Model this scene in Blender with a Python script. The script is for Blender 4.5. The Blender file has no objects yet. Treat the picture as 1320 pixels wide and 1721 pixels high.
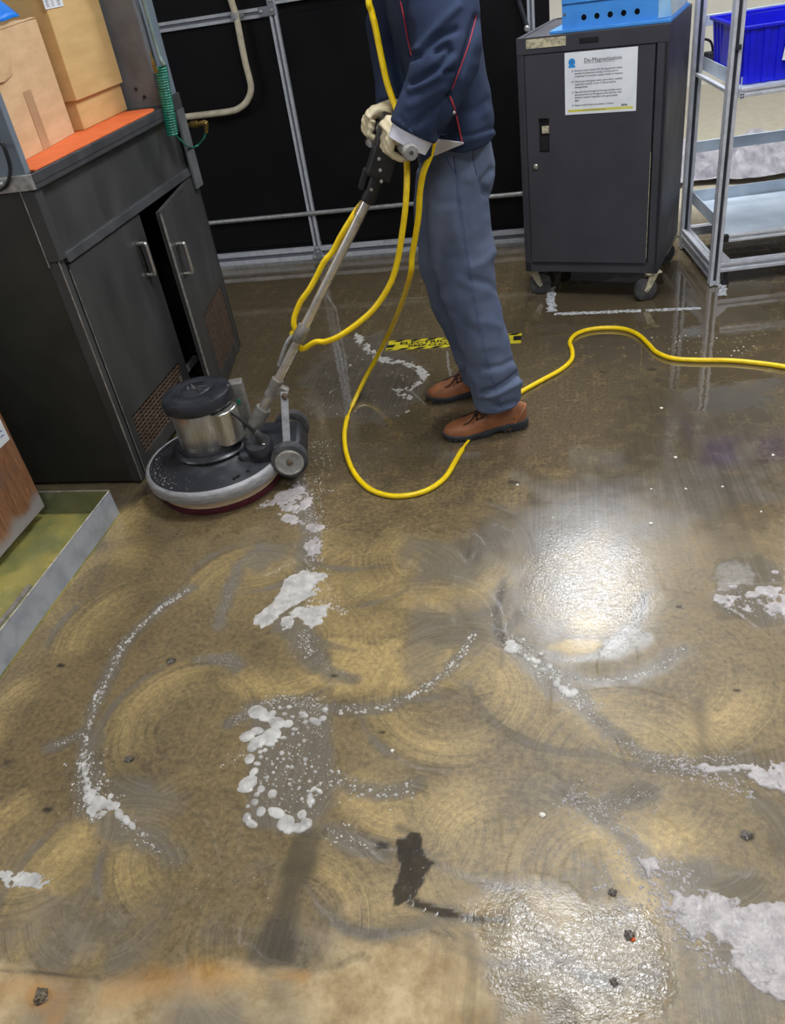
import bpy, bmesh, math, random
import numpy as np
from mathutils import Vector, Matrix, noise
from mathutils.bvhtree import BVHTree

random.seed(7)
D = bpy.data
SC = bpy.context.scene
COL = SC.collection

# ------------------------------------------------------------------ camera
FPX, IW, IH = 1358.7, 1320, 1721
NADIR = (981.6, 2755.7)              # where plumb lines meet in the photograph
YAW, CAM_H = math.radians(15.51), 1.5
_c = Vector((IW / 2, IH / 2)); _n = Vector(NADIR) - _c
_pitch = math.atan(FPX / _n.length)
_up = -_n.normalized(); _rt = Vector((-_up.y, _up.x))
_h = Vector((-math.sin(YAW), math.cos(YAW), 0)); _R = Vector((_h.y, -_h.x, 0)); _Z = Vector((0, 0, 1))
_F = _h * math.cos(_pitch) - _Z * math.sin(_pitch); _U = _h * math.sin(_pitch) + _Z * math.cos(_pitch)
EYE = Vector((0, 0, CAM_H))
cx = _R * _rt.x + _U * _up.x; cy = -(_R * _rt.y + _U * _up.y)
cam = D.objects.new('camera', D.cameras.new('camera')); COL.objects.link(cam)
cam.matrix_world = Matrix(((cx.x, cy.x, -_F.x, 0), (cx.y, cy.y, -_F.y, 0), (cx.z, cy.z, -_F.z, CAM_H), (0, 0, 0, 1)))
cam.data.sensor_fit = 'HORIZONTAL'; cam.data.sensor_width = 36
cam.data.lens = FPX * 36 / IW; cam.data.clip_start = 0.05
SC.camera = cam

def ray(x, y):
    d = Vector((x, y)) - _c
    return (_F * FPX + _R * d.dot(_rt) + _U * d.dot(_up)).normalized()
def FL(x, y, z=0.0):                 # photograph point -> point on the level z
    v = ray(x, y); return EYE + v * ((z - CAM_H) / v.z)
def PL(x, y, p0, n):                 # photograph point -> point on a plane
    v = ray(x, y); p0 = Vector(p0); n = Vector(n); return EYE + v * ((p0 - EYE).dot(n) / v.dot(n))
def PY(x, y, Y): return PL(x, y, (0, Y, 0), (0, 1, 0))
def PX(x, y, X): return PL(x, y, (X, 0, 0), (1, 0, 0))

# ------------------------------------------------------------------ world, exposure
W = D.worlds.new('world'); SC.world = W; W.use_nodes = True
W.node_tree.nodes['Background'].inputs[0].default_value = (0.80, 0.86, 0.95, 1)
W.node_tree.nodes['Background'].inputs[1].default_value = 0.30
SC.view_settings.view_transform = 'Standard'; SC.view_settings.look = 'None'
SC.view_settings.gamma = 1.0; SC.view_settings.use_curve_mapping = False
SC.view_settings.exposure = 0.0
LAMP = 42.0                           # strength of the ceiling troffers

# ------------------------------------------------------------------ mesh helpers
class MB:
    def __init__(s): s.v = []; s.f = []
    def add(s, vs, fs):
        o = len(s.v); s.v += [tuple(v) for v in vs]; s.f += [tuple(i + o for i in f) for f in fs]; return s
    def box(s, c, d, rz=0.0, M=None):
        c = Vector(c); R = M if M is not None else Matrix.Rotation(rz, 3, 'Z')
        vs = [c + R @ Vector((sx * d[0] / 2, sy * d[1] / 2, sz * d[2] / 2)) for sx in (-1, 1) for sy in (-1, 1) for sz in (-1, 1)]
        return s.add(vs, [(0, 1, 3, 2), (4, 6, 7, 5), (0, 4, 5, 1), (2, 3, 7, 6), (0, 2, 6, 4), (1, 5, 7, 3)])
    def hexa(s, b, t):               # two quads (bottom, top), counter-clockwise from above
        return s.add(list(b) + list(t), [(3, 2, 1, 0), (4, 5, 6, 7), (0, 1, 5, 4), (1, 2, 6, 5), (2, 3, 7, 6), (3, 0, 4, 7)])
    def rings(s, rs, closed=True, cap=True):
        n = len(rs[0]); o = len(s.v)
        for r in rs: s.v += [tuple(p) for p in r]
        for i in range(len(rs) - 1):
            for j in range(n if closed else n - 1):
                k = (j + 1) % n
                s.f.append((o + i * n + j, o + i * n + k, o + (i + 1) * n + k, o + (i + 1) * n + j))
        if cap:
            s.f.append(tuple(o + j for j in reversed(range(n)))); s.f.append(tuple(o + (len(rs) - 1) * n + j for j in range(n)))
        return s
    def tube(s, pts, r, seg=10, cap=True, up=None):
        pts = [Vector(p) for p in pts]; n = len(pts)
        rr = r if isinstance(r, (list, tuple)) else [r] * n
        T = [((pts[min(i + 1, n - 1)] - pts[max(i - 1, 0)])).normalized() for i in range(n)]
        u = Vector(up) if up else (Vector((0, 0, 1)) if abs(T[0].z) < .9 else Vector((0, 1, 0)))
        rs = []
        for i in range(n):
            u = (u - T[i] * u.dot(T[i])).normalized(); w = T[i].cross(u)
            a, b = rr[i] if isinstance(rr[i], (list, tuple)) else (rr[i], rr[i])
            rs.append([pts[i] + u * (a * math.cos(2 * math.pi * k / seg)) + w * (b * math.sin(2 * math.pi * k / seg)) for k in range(seg)])
        return s.rings(rs, True, cap)
    def cyl(s, p0, p1, r0, r1=None, seg=24): return s.tube([p0, p1], [r0, r0 if r1 is None else r1], seg)
    def lathe(s, prof, c=(0, 0, 0), axis=(0, 0, 1), seg=40):
        c = Vector(c); q = Vector((0, 0, 1)).rotation_difference(Vector(axis).normalized())
        rs = [[c + q @ Vector((r * math.cos(2 * math.pi * k / seg), r * math.sin(2 * math.pi * k / seg), z)) for k in range(seg)] for r, z in prof]
        return s.rings(rs, True, True)
    def prism(s, poly, ext):         # polygon of 3-D points, extruded by a vector
        n = len(poly); e = Vector(ext); a = [Vector(p) for p in poly]
        s.add(a + [p + e for p in a], [tuple(reversed(range(n))), tuple(range(n, 2 * n))] + [(i, (i + 1) % n, n + (i + 1) % n, n + i) for i in range(n)])
        return s
    def mesh(s, name, fix=True):
        me = D.meshes.new(name); me.from_pydata(s.v, [], s.f); me.validate()
        if fix:
            bm = bmesh.new(); bm.from_mesh(me); bmesh.ops.recalc_face_normals(bm, faces=bm.faces); bm.to_mesh(me); bm.free()
        return me

def setp(o, loc, parent):
    if parent is not None:
        o.parent = parent; o.matrix_parent_inverse = WM[parent.name].inverted()
    WM[o.name] = Matrix.Translation(loc)
    o.matrix_basis = Matrix.Translation(loc)
WM = {}
def ob(name, g, m, parent=None, bev=0.0, smooth=None, seg=2, fix=True):
    me = g.mesh(name, fix) if isinstance(g, MB) else g
    me.materials.clear(); me.materials.append(m)
    o = D.objects.new(name, me); COL.objects.link(o); setp(o, (0, 0, 0), parent)
    if bev:
        b = o.modifiers.new('bevel', 'BEVEL'); b.width = bev; b.segments = seg; b.limit_method = 'ANGLE'; b.angle_limit = math.radians(40)
    if smooth: shade(me, smooth)
    return o
def shade(me, ang=40):
    for p in me.polygons: p.use_smooth = True
    try: me.set_sharp_from_angle(angle=math.radians(ang))
    except Exception: pass
def thing(name, label, cat, loc, group=None):
    o = D.objects.new(name, None); o.empty_display_size = .1; COL.objects.link(o); setp(o, loc, None)
    return tag(o, label, cat, group)
def tag(o, label=None, cat=None, group=None, kind=None):
    if label: o['label'] = label
    if cat: o['category'] = cat
    if group: o['group'] = group
    if kind: o['kind'] = kind
    return o
def smoothline(pts, n=8):            # Catmull-Rom through points
    P = [Vector(p) for p in pts]; P = [P[0] * 2 - P[1]] + P + [P[-1] * 2 - P[-2]]; out = []
    for i in range(1, len(P) - 2):
        a, b, c, d = P[i - 1:i + 3]
        for k in range(n):
            t = k / n
            out.append(.5 * ((2 * b) + (c - a) * t + (2 * a - 5 * b + 4 * c - d) * t * t + (3 * b - a - 3 * c + d) * t ** 3))
    out.append(P[-2]); return out

# ------------------------------------------------------------------ materials
def s2l(c):
    return tuple(((x / 255) / 12.92 if x / 255 <= .04045 else ((x / 255 + .055) / 1.055) ** 2.4) for x in c) + (1,)
class NT:
    def __init__(s, name):
        s.m = D.materials.new(name); s.m.use_nodes = True; s.t = s.m.node_tree; s.b = s.t.nodes['Principled BSDF']
    def n(s, typ, **kw):
        x = s.t.nodes.new(typ)
        for k, v in kw.items(): setattr(x, k, v)
        return x
    def l(s, a, b): s.t.links.new(a, b)
    def set(s, sock, v):
        if hasattr(v, 'is_output') or isinstance(v, bpy.types.NodeSocket): s.l(v, sock)
        else: sock.default_value = v
    def math(s, op, a, b=0.0, clamp=False):
        x = s.n('ShaderNodeMath', operation=op, use_clamp=clamp); s.set(x.inputs[0], a); s.set(x.inputs[1], b); return x.outputs[0]
    def mix(s, f, a, b, mode='MIX'):
        x = s.n('ShaderNodeMix', data_type='RGBA', blend_type=mode); x.clamp_factor = True
        s.set(x.inputs[0], f); s.set(x.inputs[6], a); s.set(x.inputs[7], b); return x.outputs[2]
    def ramp(s, f, p0, p1, a=0.0, b=1.0):
        x = s.n('ShaderNodeMapRange'); s.set(x.inputs[0], f)
        for i, v in enumerate((p0, p1, a, b)): x.inputs[i + 1].default_value = v
        return x.outputs[0]
    def noise(s, vec, scale, detail=4, rough=.55, dist=0.0):
        x = s.n('ShaderNodeTexNoise'); s.set(x.inputs['Vector'], vec); x.inputs['Scale'].default_value = scale
        x.inputs['Detail'].default_value = detail; x.inputs['Roughness'].default_value = rough; x.inputs['Distortion'].default_value = dist
        return x.outputs[0]
    def scale(s, vec, v):
        x = s.n('ShaderNodeVectorMath', operation='MULTIPLY'); s.set(x.inputs[0], vec); x.inputs[1].default_value = v; return x.outputs[0]
    def obj(s): return s.n('ShaderNodeTexCoord').outputs['Object']
    def bump(s, h, strength=.2, dist=.01):
        x = s.n('ShaderNodeBump'); x.inputs['Strength'].default_value = strength; x.inputs['Distance'].default_value = dist
        s.set(x.inputs['Height'], h); s.l(x.outputs[0], s.b.inputs['Normal']); return x
def pm(name, c, c2=None, sc=20, rough=.5, metal=0.0, r2=None, bump=0.0, bsc=200, stretch=None, spec=.5, lo=.35, hi=.68, coat=0.0, detail=5):
    k = NT(name); v = k.obj()
    if stretch: v = k.scale(v, stretch)
    c = s2l(c); c2 = s2l(c2) if c2 else tuple(x * .8 for x in c[:3]) + (1,)
    nz = k.ramp(k.noise(v, sc, detail), lo, hi)
    k.l(k.mix(nz, c, c2), k.b.inputs['Base Color'])
    k.set(k.b.inputs['Roughness'], k.ramp(k.noise(v, sc * 1.7, 3), .3, .7, rough, rough if r2 is None else r2))
    k.b.inputs['Metallic'].default_value = metal; k.b.inputs['Specular IOR Level'].default_value = spec
    k.b.inputs['Coat Weight'].default_value = coat
    if bump: k.bump(k.noise(v, bsc, 4), bump, .002)
    return k.m
M = {}
M['black_panel'] = pm('black_panel', (14, 14, 17), (20, 19, 21), 3, .45, r2=.6, spec=.2)
M['alu'] = pm('brushed_aluminium', (214, 216, 222), (192, 195, 202), 30, .42, .25, r2=.55, stretch=(1, 1, 1))
M['alu_groove'] = pm('aluminium_groove', (122, 125, 134), (104, 107, 116), 20, .5, .3)
M['plate'] = pm('grey_joint_plate', (150, 153, 160), (134, 137, 144), 20, .5, .3)
M['alu_dark'] = pm('slot_shadow_metal', (70, 72, 78), (52, 54, 60), 20, .5, .6)
M['steel'] = pm('zinc_steel', (186, 187, 186), (150, 151, 150), 40, .36, .6, r2=.5)
M['chrome'] = pm('polished_steel', (222, 220, 214), (176, 172, 164), 26, .22, .9, r2=.36, stretch=(1, 1, .06))
M['worn_chrome'] = pm('worn_polished_tube', (214, 208, 199), (166, 157, 146), 18, .24, .85, r2=.36, lo=.45, hi=.75)
M['cast'] = pm('cast_aluminium', (156, 152, 145), (118, 114, 108), 35, .45, .5, r2=.6, bump=.15)
M['conduit'] = pm('cream_paint', (222, 212, 186), (196, 184, 156), 26, .4, bump=.05)
M['cab'] = pm('black_cabinet_paint', (52, 52, 52), (70, 70, 69), 7, .3, r2=.5, stretch=(1, 1, .35), spec=.45)
M['cab_side'] = pm('black_cabinet_side', (46, 46, 42), (58, 58, 52), 4, .3, r2=.42, spec=.4)
M['cab_in'] = pm('cabinet_inside', (20, 20, 21), (28, 28, 28), 6, .6)
M['ledge'] = pm('rubbed_dark_paint', (50, 50, 52), (72, 72, 74), 12, .4, r2=.6)
M['slab'] = pm('grey_hood_paint', (108, 110, 112), (84, 86, 88), 9, .45, r2=.6, bump=.06)
M['slab_near'] = pm('bluegrey_hood_paint', (112, 122, 132), (98, 108, 118), 6, .5)
M['edge'] = pm('bare_steel_edge', (210, 208, 204), (150, 148, 144), 40, .35, .7)
M['grille'] = pm('rusty_grille', (112, 92, 76), (80, 64, 52), 60, .6, .2)
M['orange'] = pm('orange_mat', (240, 122, 66), (226, 104, 50), 14, .6, bump=.1, bsc=400)
M['card1'] = pm('kraft_cardboard', (216, 182, 140), (200, 166, 124), 8, .8, stretch=(1, 1, 4), bump=.05)
M['card2'] = pm('golden_cardboard', (212, 176, 118), (198, 162, 104), 6, .75, stretch=(1, 1, 5), bump=.04)
M['card_side'] = pm('cardboard_edge_side', (168, 134, 96), (150, 118, 84), 8, .8)
M['tape_clear'] = pm('brown_packing_tape', (186, 152, 116), (176, 142, 108), 10, .35)
M['blue_bag'] = pm('blue_plastic_sheet', (28, 136, 240), (20, 112, 214), 5, .3, bump=.2, bsc=30)
M['paper'] = pm('white_paper', (238, 240, 244), (226, 229, 234), 10, .55)
M['ink'] = pm('black_ink', (40, 42, 48), (52, 54, 60), 50, .7)
M['ink_soft'] = pm('grey_ink', (92, 95, 104), (110, 112, 120), 80, .7)
M['cyan'] = pm('cyan_print', (40, 150, 226), (34, 140, 214), 20, .6)
M['yellow_bar'] = pm('yellow_print', (214, 208, 84), (224, 218, 104), 20, .6)
M['ink_blue'] = pm('blue_ink', (70, 84, 140), (90, 104, 160), 50, .7)
M['hose'] = pm('green_plastic_hose', (36, 128, 104), (24, 100, 82), 30, .22, coat=.3)
M['clear'] = pm('clear_tubing', (130, 150, 146), (104, 124, 120), 20, .15, coat=.6)
M['brass'] = pm('brass', (186, 160, 92), (130, 108, 58), 60, .35, .9)
M['cable'] = pm('black_rubber', (24, 24, 26), (36, 36, 38), 30, .45)
M['galv'] = pm('galvanised_steel', (184, 190, 198), (154, 161, 171), 16, .4, .4, r2=.55, lo=.4, hi=.7)
M['tray_in'] = pm('oily_tray_bottom', (186, 174, 98), (138, 142, 88), 6, .2, .2, r2=.35, lo=.4, hi=.6, coat=.2)
M['tray_wall'] = pm('oily_tray_wall', (138, 144, 116), (112, 120, 96), 10, .25, .4)
M['label'] = pm('white_label', (232, 234, 236), (222, 224, 228), 20, .5)
M['deck'] = pm('black_deck_plastic', (38, 39, 44), (60, 61, 66), 22, .35, r2=.6, bump=.12, bsc=60, lo=.5, hi=.75)
M['cap'] = pm('black_motor_cap', (30, 31, 36), (46, 47, 52), 16, .22, r2=.42, bump=.06, bsc=40)
M['bumper'] = pm('grey_bumper', (178, 178, 178), (140, 140, 142), 26, .45, .2, stretch=(1, 1, 6), r2=.6)
M['pad'] = pm('maroon_pad', (92, 26, 38), (70, 18, 28), 60, .85, bump=.4, bsc=300)
M['driver'] = pm('cream_pad_driver', (226, 204, 168), (206, 182, 146), 12, .5, stretch=(1, 1, 8))
M['rubber'] = pm('grey_black_rubber', (52, 52, 54), (84, 82, 80), 30, .6, r2=.8, lo=.4)
M['dust_hub'] = pm('dirty_wheel_hub', (206, 199, 186), (160, 152, 138), 60, .5, .4, lo=.4, hi=.6)
M['grip'] = pm('grey_grip_rubber', (158, 154, 150), (120, 116, 112), 60, .6)
M['yellow'] = pm('yellow_cord_jacket', (250, 214, 10), (238, 192, 8), 40, .35, lo=.45, hi=.75)
M['glove'] = pm('cream_work_glove', (226, 212, 178), (204, 188, 152), 30, .8, bump=.25, bsc=160)
M['shirt'] = pm('white_shirt', (236, 234, 242), (218, 216, 228), 20, .8)
M['jacket'] = pm('navy_jacket', (50, 61, 86), (40, 50, 74), 9, .85, bump=.12, bsc=500, spec=.2)
M['trouser'] = pm('blue_work_trousers', (104, 114, 137), (82, 93, 118), 6, .85, bump=.12, bsc=500, spec=.2)
M['seam'] = pm('trouser_seam_thread', (88, 104, 138), (66, 80, 112), 60, .85)
M['seam_dark'] = pm('trouser_seam_dark', (44, 54, 80), (38, 48, 72), 60, .85)
M['piping'] = pm('red_piping', (196, 52, 62), (160, 40, 52), 60, .6)
M['skin'] = pm('skin', (205, 158, 128), (194, 146, 118), 20, .5)
M['hair'] = pm('dark_hair', (50, 40, 34), (38, 30, 26), 60, .6, bump=.3)
M['eye'] = pm('eye_dark', (40, 30, 26), (50, 40, 32), 20, .2)
M['leather'] = pm('brown_leather', (166, 104, 64), (128, 82, 54), 14, .42, r2=.6, bump=.18, bsc=90, lo=.4, hi=.7)
M['leather_toe'] = pm('dusty_leather', (142, 100, 76), (118, 82, 62), 20, .5, bump=.2, bsc=90)
M['sole'] = pm('dark_rubber_sole', (44, 46, 50), (58, 60, 64), 30, .5)
M['lace'] = pm('dark_brown_lace', (66, 40, 30), (48, 28, 22), 80, .8)
M['cart'] = pm('charcoal_cart_paint', (58, 57, 64), (66, 65, 72), 5, .48, r2=.6, bump=.04, spec=.4)
M['cart_dark'] = pm('dark_slot', (14, 14, 18), (18, 18, 24), 20, .5)
M['asset'] = pm('worn_beige_label', (206, 196, 164), (150, 142, 118), 50, .6, lo=.45, hi=.62)
M['caster'] = pm('caster_fork', (190, 182, 158), (150, 142, 118), 40, .45, .4)
M['blue_paint'] = pm('blue_machine_paint', (70, 146, 224), (60, 134, 212), 10, .45, lo=.5, hi=.8)
M['blue_clear'] = pm('pale_blue_plastic', (152, 196, 230), (122, 172, 216), 8, .2, coat=.5)
M['bin'] = pm('blue_bin_plastic', (22, 28, 222), (14, 18, 196), 8, .35)
M['shelf'] = pm('white_enamel_shelf', (206, 218, 230), (186, 198, 212), 10, .4, r2=.55)
M['blackplug'] = pm('black_connector', (24, 24, 26), (34, 34, 36), 40, .5)
M['tan_chip'] = pm('tan_chip', (196, 160, 110), (170, 134, 90), 60, .7)
M['plastic_sheet'] = pm('crumpled_sheet', (186, 182, 186), (128, 125, 134), 6, .35, stretch=(3, 1, 1))
M['cream_wall'] = pm('cream_wall_paint', (244, 240, 228), (236, 230, 216), 2, .7)
M['dark_wall'] = pm('added_dark_wall', (70, 70, 74), (60, 60, 64), 2, .7)
M['ceiling'] = pm('ceiling_tile', (226, 226, 222), (214, 214, 210), 3, .9)
M['hazard_y'] = pm('hazard_yellow', (214, 200, 44), (190, 176, 36), 40, .35)
M['hazard_k'] = pm('hazard_black', (30, 29, 26), (42, 40, 36), 40, .35)
M['debris'] = pm('dark_debris', (72, 66, 60), (112, 104, 94), 160, .4, bump=.4)
M['white_chip'] = pm('white_chip', (236, 232, 222), (214, 208, 196), 80, .5)
M['orange_chip'] = pm('orange_chip', (226, 96, 34), (206, 84, 30), 80, .5)
M['bolt_steel'] = pm('rusty_steel', (128, 114, 96), (74, 62, 50), 160, .45, .4)
def lampmat():
    k = NT('troffer_diffuser'); k.b.inputs['Base Color'].default_value = (1, 1, 1, 1)
    k.b.inputs['Emission Color'].default_value = (.93, .96, 1.0, 1); k.b.inputs['Emission Strength'].default_value = LAMP
    return k.m
M['lamp'] = lampmat()
def woodmat():
    k = NT('stained_wood_panel'); v = k.obj()
    g = k.noise(k.scale(v, (1, 26, 3.2)), 3.0, 6, .6, 1.2); big = k.noise(v, 7, 4)
    c = k.mix(k.ramp(g, .38, .62), s2l((116, 78, 54)), s2l((150, 106, 76)))
    c = k.mix(k.ramp(k.noise(k.scale(v, (1, 40, 2)), 4, 6, .7, 2.0), .56, .66), c, s2l((196, 140, 92)))
    c = k.mix(k.ramp(big, .52, .7), c, s2l((112, 92, 80)))
    z = k.n('ShaderNodeSeparateXYZ'); k.l(v, z.inputs[0])
    low = k.math('ADD', k.math('MULTIPLY', k.ramp(z.outputs[2], .19, .05), 1.0), k.math('MULTIPLY', k.math('SUBTRACT', big, .5), 1.4))
    c = k.mix(k.ramp(low, .45, .8), c, s2l((150, 144, 144)))
    k.l(c, k.b.inputs['Base Color']); k.b.inputs['Roughness'].default_value = .38; k.bump(g, .35, .004); return k.m
M['wood'] = woodmat()
def foammat(name='soap_foam', c1=(212, 208, 201), c2=(164, 160, 154)):
    k = NT(name); v = k.obj()
    vo = k.n('ShaderNodeTexVoronoi'); k.l(v, vo.inputs['Vector']); vo.inputs['Scale'].default_value = 170
    big = k.noise(v, 34, 4, .6)
    c = k.mix(k.ramp(big, .34, .66), s2l(c1), s2l(c2))
    hole = k.math('MULTIPLY', k.ramp(vo.outputs['Distance'], .16, .05), k.ramp(k.noise(v, 22, 2), .56, .64))
    c = k.mix(hole, c, s2l((112, 106, 98)))
    k.l(c, k.b.inputs['Base Color']); k.b.inputs['Roughness'].default_value = .3
    k.bump(k.math('ADD', vo.outputs['Distance'], k.math('MULTIPLY', big, 1.5)), .25, .003); return k.m
M['foam'] = foammat(); M['foam_thin'] = foammat('thin_grey_foam', (186, 178, 175), (152, 146, 143))

# ------------------------------------------------------------------ floor: one sheet of concrete, its wear kept in vertex layers
def vnoise(X, Y, s, seed):
    r = np.random.RandomState(seed).rand(256, 256); x = X * s + 1000.3; y = Y * s + 1000.7
    i = np.floor(x).astype(int); j = np.floor(y).astype(int); u = x - i; w = y - j
    u = u * u * (3 - 2 * u); w = w * w * (3 - 2 * w)
    a = r[i % 256, j % 256]; b = r[(i + 1) % 256, j % 256]; c = r[i % 256, (j + 1) % 256]; d = r[(i + 1) % 256, (j + 1) % 256]
    return (a * (1 - u) + b * u) * (1 - w) + (c * (1 - u) + d * u) * w
def fbm(X, Y, s, seed, o=4):
    t = 0; a = .5; n = 0
    for k in range(o): t = t + a * vnoise(X, Y, s * 2 ** k, seed + k); n += a; a *= .5
    return t / n
def segdist(X, Y, pts):
    best = np.full(X.shape, 1e9)
    for (x0, y0), (x1, y1) in zip(pts[:-1], pts[1:]):
        dx, dy = x1 - x0, y1 - y0; L = dx * dx + dy * dy + 1e-12
        t = np.clip(((X - x0) * dx + (Y - y0) * dy) / L, 0, 1)
        best = np.minimum(best, np.hypot(X - x0 - t * dx, Y - y0 - t * dy))
    return best
def inside(X, Y, pts):
    r = np.zeros(X.shape, bool); n = len(pts)
    for k in range(n):
        (x0, y0), (x1, y1) = pts[k], pts[(k + 1) % n]
        if y0 == y1: continue
        r ^= ((y0 > Y) != (y1 > Y)) & (X < (x1 - x0) * (Y - y0) / (y1 - y0) + x0)
    return r
def fl2(pts, z=0): return [tuple(FL(x, y, z)[:2]) for x, y in pts]

xs = np.concatenate([np.linspace(-5, -2.2, 15)[:-1], np.arange(-2.2, 1.35, .006), np.linspace(1.35, 6, 16)])
ys = np.concatenate([np.linspace(-3, .42, 14)[:-1], np.arange(.42, 3.0, .006), np.arange(3.0, 4.7, .011), np.linspace(4.7, 9.0, 26)])
GX, GY = np.meshgrid(xs, ys); nx, ny = len(xs), len(ys)
film = np.zeros(GX.shape); tan = np.zeros(GX.shape); dark = np.zeros(GX.shape); wet = np.zeros(GX.shape)
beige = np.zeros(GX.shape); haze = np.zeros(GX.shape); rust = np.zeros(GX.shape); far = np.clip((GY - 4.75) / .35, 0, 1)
flow = np.stack([GX, GY * .25, np.zeros(GX.shape)], -1)
N1 = fbm(GX, GY, 5, 11); N2 = fbm(GX, GY, 22, 21); N3 = fbm(GX, GY, 2.2, 31)
def win(pts, pad):
    a = np.array(pts); return slice(max(np.searchsorted(ys, a[:, 1].min() - pad) - 1, 0), np.searchsorted(ys, a[:, 1].max() + pad) + 1), slice(max(np.searchsorted(xs, a[:, 0].min() - pad) - 1, 0), np.searchsorted(xs, a[:, 0].max() + pad) + 1)
def stroke(m, px, w, s=1.0, rag=.6, op=np.maximum):
    p = fl2(px); W_ = win(p, 3 * w); d = segdist(GX[W_], GY[W_], p) + (N2[W_] - .5) * w * 2 * rag
    m[W_] = op(m[W_], s * np.exp(-(np.maximum(d, 0) / w) ** 2))
def area(m, px, s=1.0, soft=.03, rag=.05, op=np.maximum):
    p = fl2(px); W_ = win(p, soft * 2 + rag); d = segdist(GX[W_], GY[W_], p + p[:1])
    d = np.where(inside(GX[W_], GY[W_], p), d, -d) + (N2[W_] - .5) * rag * 2
    m[W_] = op(m[W_], s * np.clip(d / (2 * soft) + .5, 0, 1))
# older brushing: straight grooves down the room, slanted ones at the right
area(dark, [(1040, 640), (1320, 640), (1320, 960), (1190, 960), (1120, 860), (1050, 800)], .6, .1, .12)
g0 = Vector(fl2([(1180, 740)])[0]); g1 = Vector(fl2([(1262, 950)])[0]); gd = (g1 - g0).normalized()
msk = inside(GX, GY, fl2([(1085, 700), (1320, 640), (1320, 980), (1190, 980)]))
flow[msk] = np.stack([GX * -gd.y + GY * gd.x, (GX * gd.x + GY * gd.y) * .25, np.full(GX.shape, 5.)], -1)[msk] * np.array([.55, 1, 1])
# the machine's round passes (photo point of the centre, radius in metres), later ones over earlier ones
PASSES = [(300, 880, .24), (190, 985, .22), (430, 915, .2), (620, 870, .22), (600, 930, .21), (240, 1060, .24), (640, 985, .22), (745, 930, .24),
          (420, 990, .2), (980, 1100, .25), (1100, 1120, .25), (990, 985, .17), (700, 1060, .2), (480, 1080, .19), (85, 1200, .2), (320, 1215, .2),
          (700, 1270, .2), (860, 1300, .22), (1060, 1300, .2), (670, 1400, .18), (330, 1420, .18), (180, 1500, .2), (850, 1440, .18), (1180, 1420, .18),
          (480, 1560, .17), (60, 1420, .16), (1020, 1480, .16), (760, 1160, .2)]
rng = np.random.RandomState(4)
passw = np.zeros(GX.shape); tan = .30 * np.clip((2.35 - GY) / .5, 0, 1) * (.4 + 1.2 * N3)
for q, (px, py, r) in enumerate(PASSES):
    c0, c1 = fl2([(px, py)])[0]; r = r * 1.15; th = np.arctan2(GY - c1, GX - c0); d = np.hypot(GX - c0, GY - c1) * (1 + .10 * (N3 - .5) + .05 * (N1 - .5))
    ac = (math.pi - .2 + rng.uniform(-.6, .5)) if px < 430 else (-math.pi / 2 + rng.uniform(-.7, .7)); hw = rng.uniform(.8, 1.35)
    da = np.abs((th - ac + math.pi) % (2 * math.pi) - math.pi) / hw
    wa = np.clip((1.15 - da) / .5, 0, 1); wr = np.clip((r - d) / .02 + .3, 0, 1) * np.clip((d - r * .28) / (r * .45), 0, 1); w = wa * wr
    k = (d < r) & ((w > .08) | (d > r * .45))
    flow[k] = np.stack([d, th * r * .35, np.full(d.shape, 10. + q * 3)], -1)[k]
    tan = tan * (1 - .85 * w) + .85 * w * (.28 + rng.uniform(.3, .7) * np.sin(np.clip((r - d) / (r * .7), 0, 1) * 3.0))
    passw = np.maximum(passw, w)
    edge = np.exp(-((d - r * 1.01) / .016) ** 2) * np.clip(1.1 - da, 0, 1)
    film = np.maximum(film * (1 - .6 * w), edge * (.4 + 1.0 * N2))
tan = np.clip(tan * (.6 + .8 * N1), 0, 1)
film = np.maximum(film, np.clip((fbm(GX, GY, 3.4, 77) - .53) * 4.5, 0, .8) * (GY < 2.4))
# wet films and drawn-out suds lines
TRAILS = {
 'arc_left': [(318, 990), (270, 1020), (222, 1068), (205, 1090), (178, 1145), (160, 1185), (148, 1225), (140, 1270), (146, 1320), (165, 1360)],
 'arc_mid': [(560, 1190), (610, 1193), (650, 1188), (700, 1165), (745, 1132), (780, 1095), (800, 1060)],
 'pool_right': [(545, 1300), (580, 1322), (640, 1335), (700, 1322)],
 'arc_low': [(548, 1390), (590, 1415), (640, 1432)],
 'fan_a': [(870, 1085), (960, 1110), (1030, 1098), (1080, 1070)], 'fan_b': [(930, 1130), (1000, 1145), (1060, 1140), (1110, 1120), (1150, 1090)],
 'fan_c': [(960, 1170), (1010, 1215), (1080, 1270), (1150, 1290)], 'mid_up': [(1085, 1000), (1070, 1050), (1030, 1085)],
 'low_right': [(950, 1335), (1010, 1370), (1060, 1420), (1085, 1460)], 'low_fork': [(1000, 1355), (1050, 1348), (1090, 1330)],
 'left_tail': [(205, 1375), (235, 1400), (270, 1432)], 'left_in': [(140, 1230), (115, 1245), (90, 1255)],
 'upper_arc': [(440, 920), (400, 950), (385, 1000), (370, 1050)], 'mid_arc': [(515, 1060), (525, 1090), (550, 1120), (590, 1140)],
 'crest': [(845, 1080), (835, 1040), (840, 1000), (845, 975)], 'crest_b': [(850, 1060), (875, 1030), (900, 1020)],
 'thin_a': [(385, 1215), (440, 1185), (520, 1180)], 'thin_b': [(330, 1110), (380, 1105), (400, 1120)], 'spray': [(500, 855), (530, 900), (525, 950)]}
for k, p in TRAILS.items(): stroke(film, p, .028, 1.0)
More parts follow.
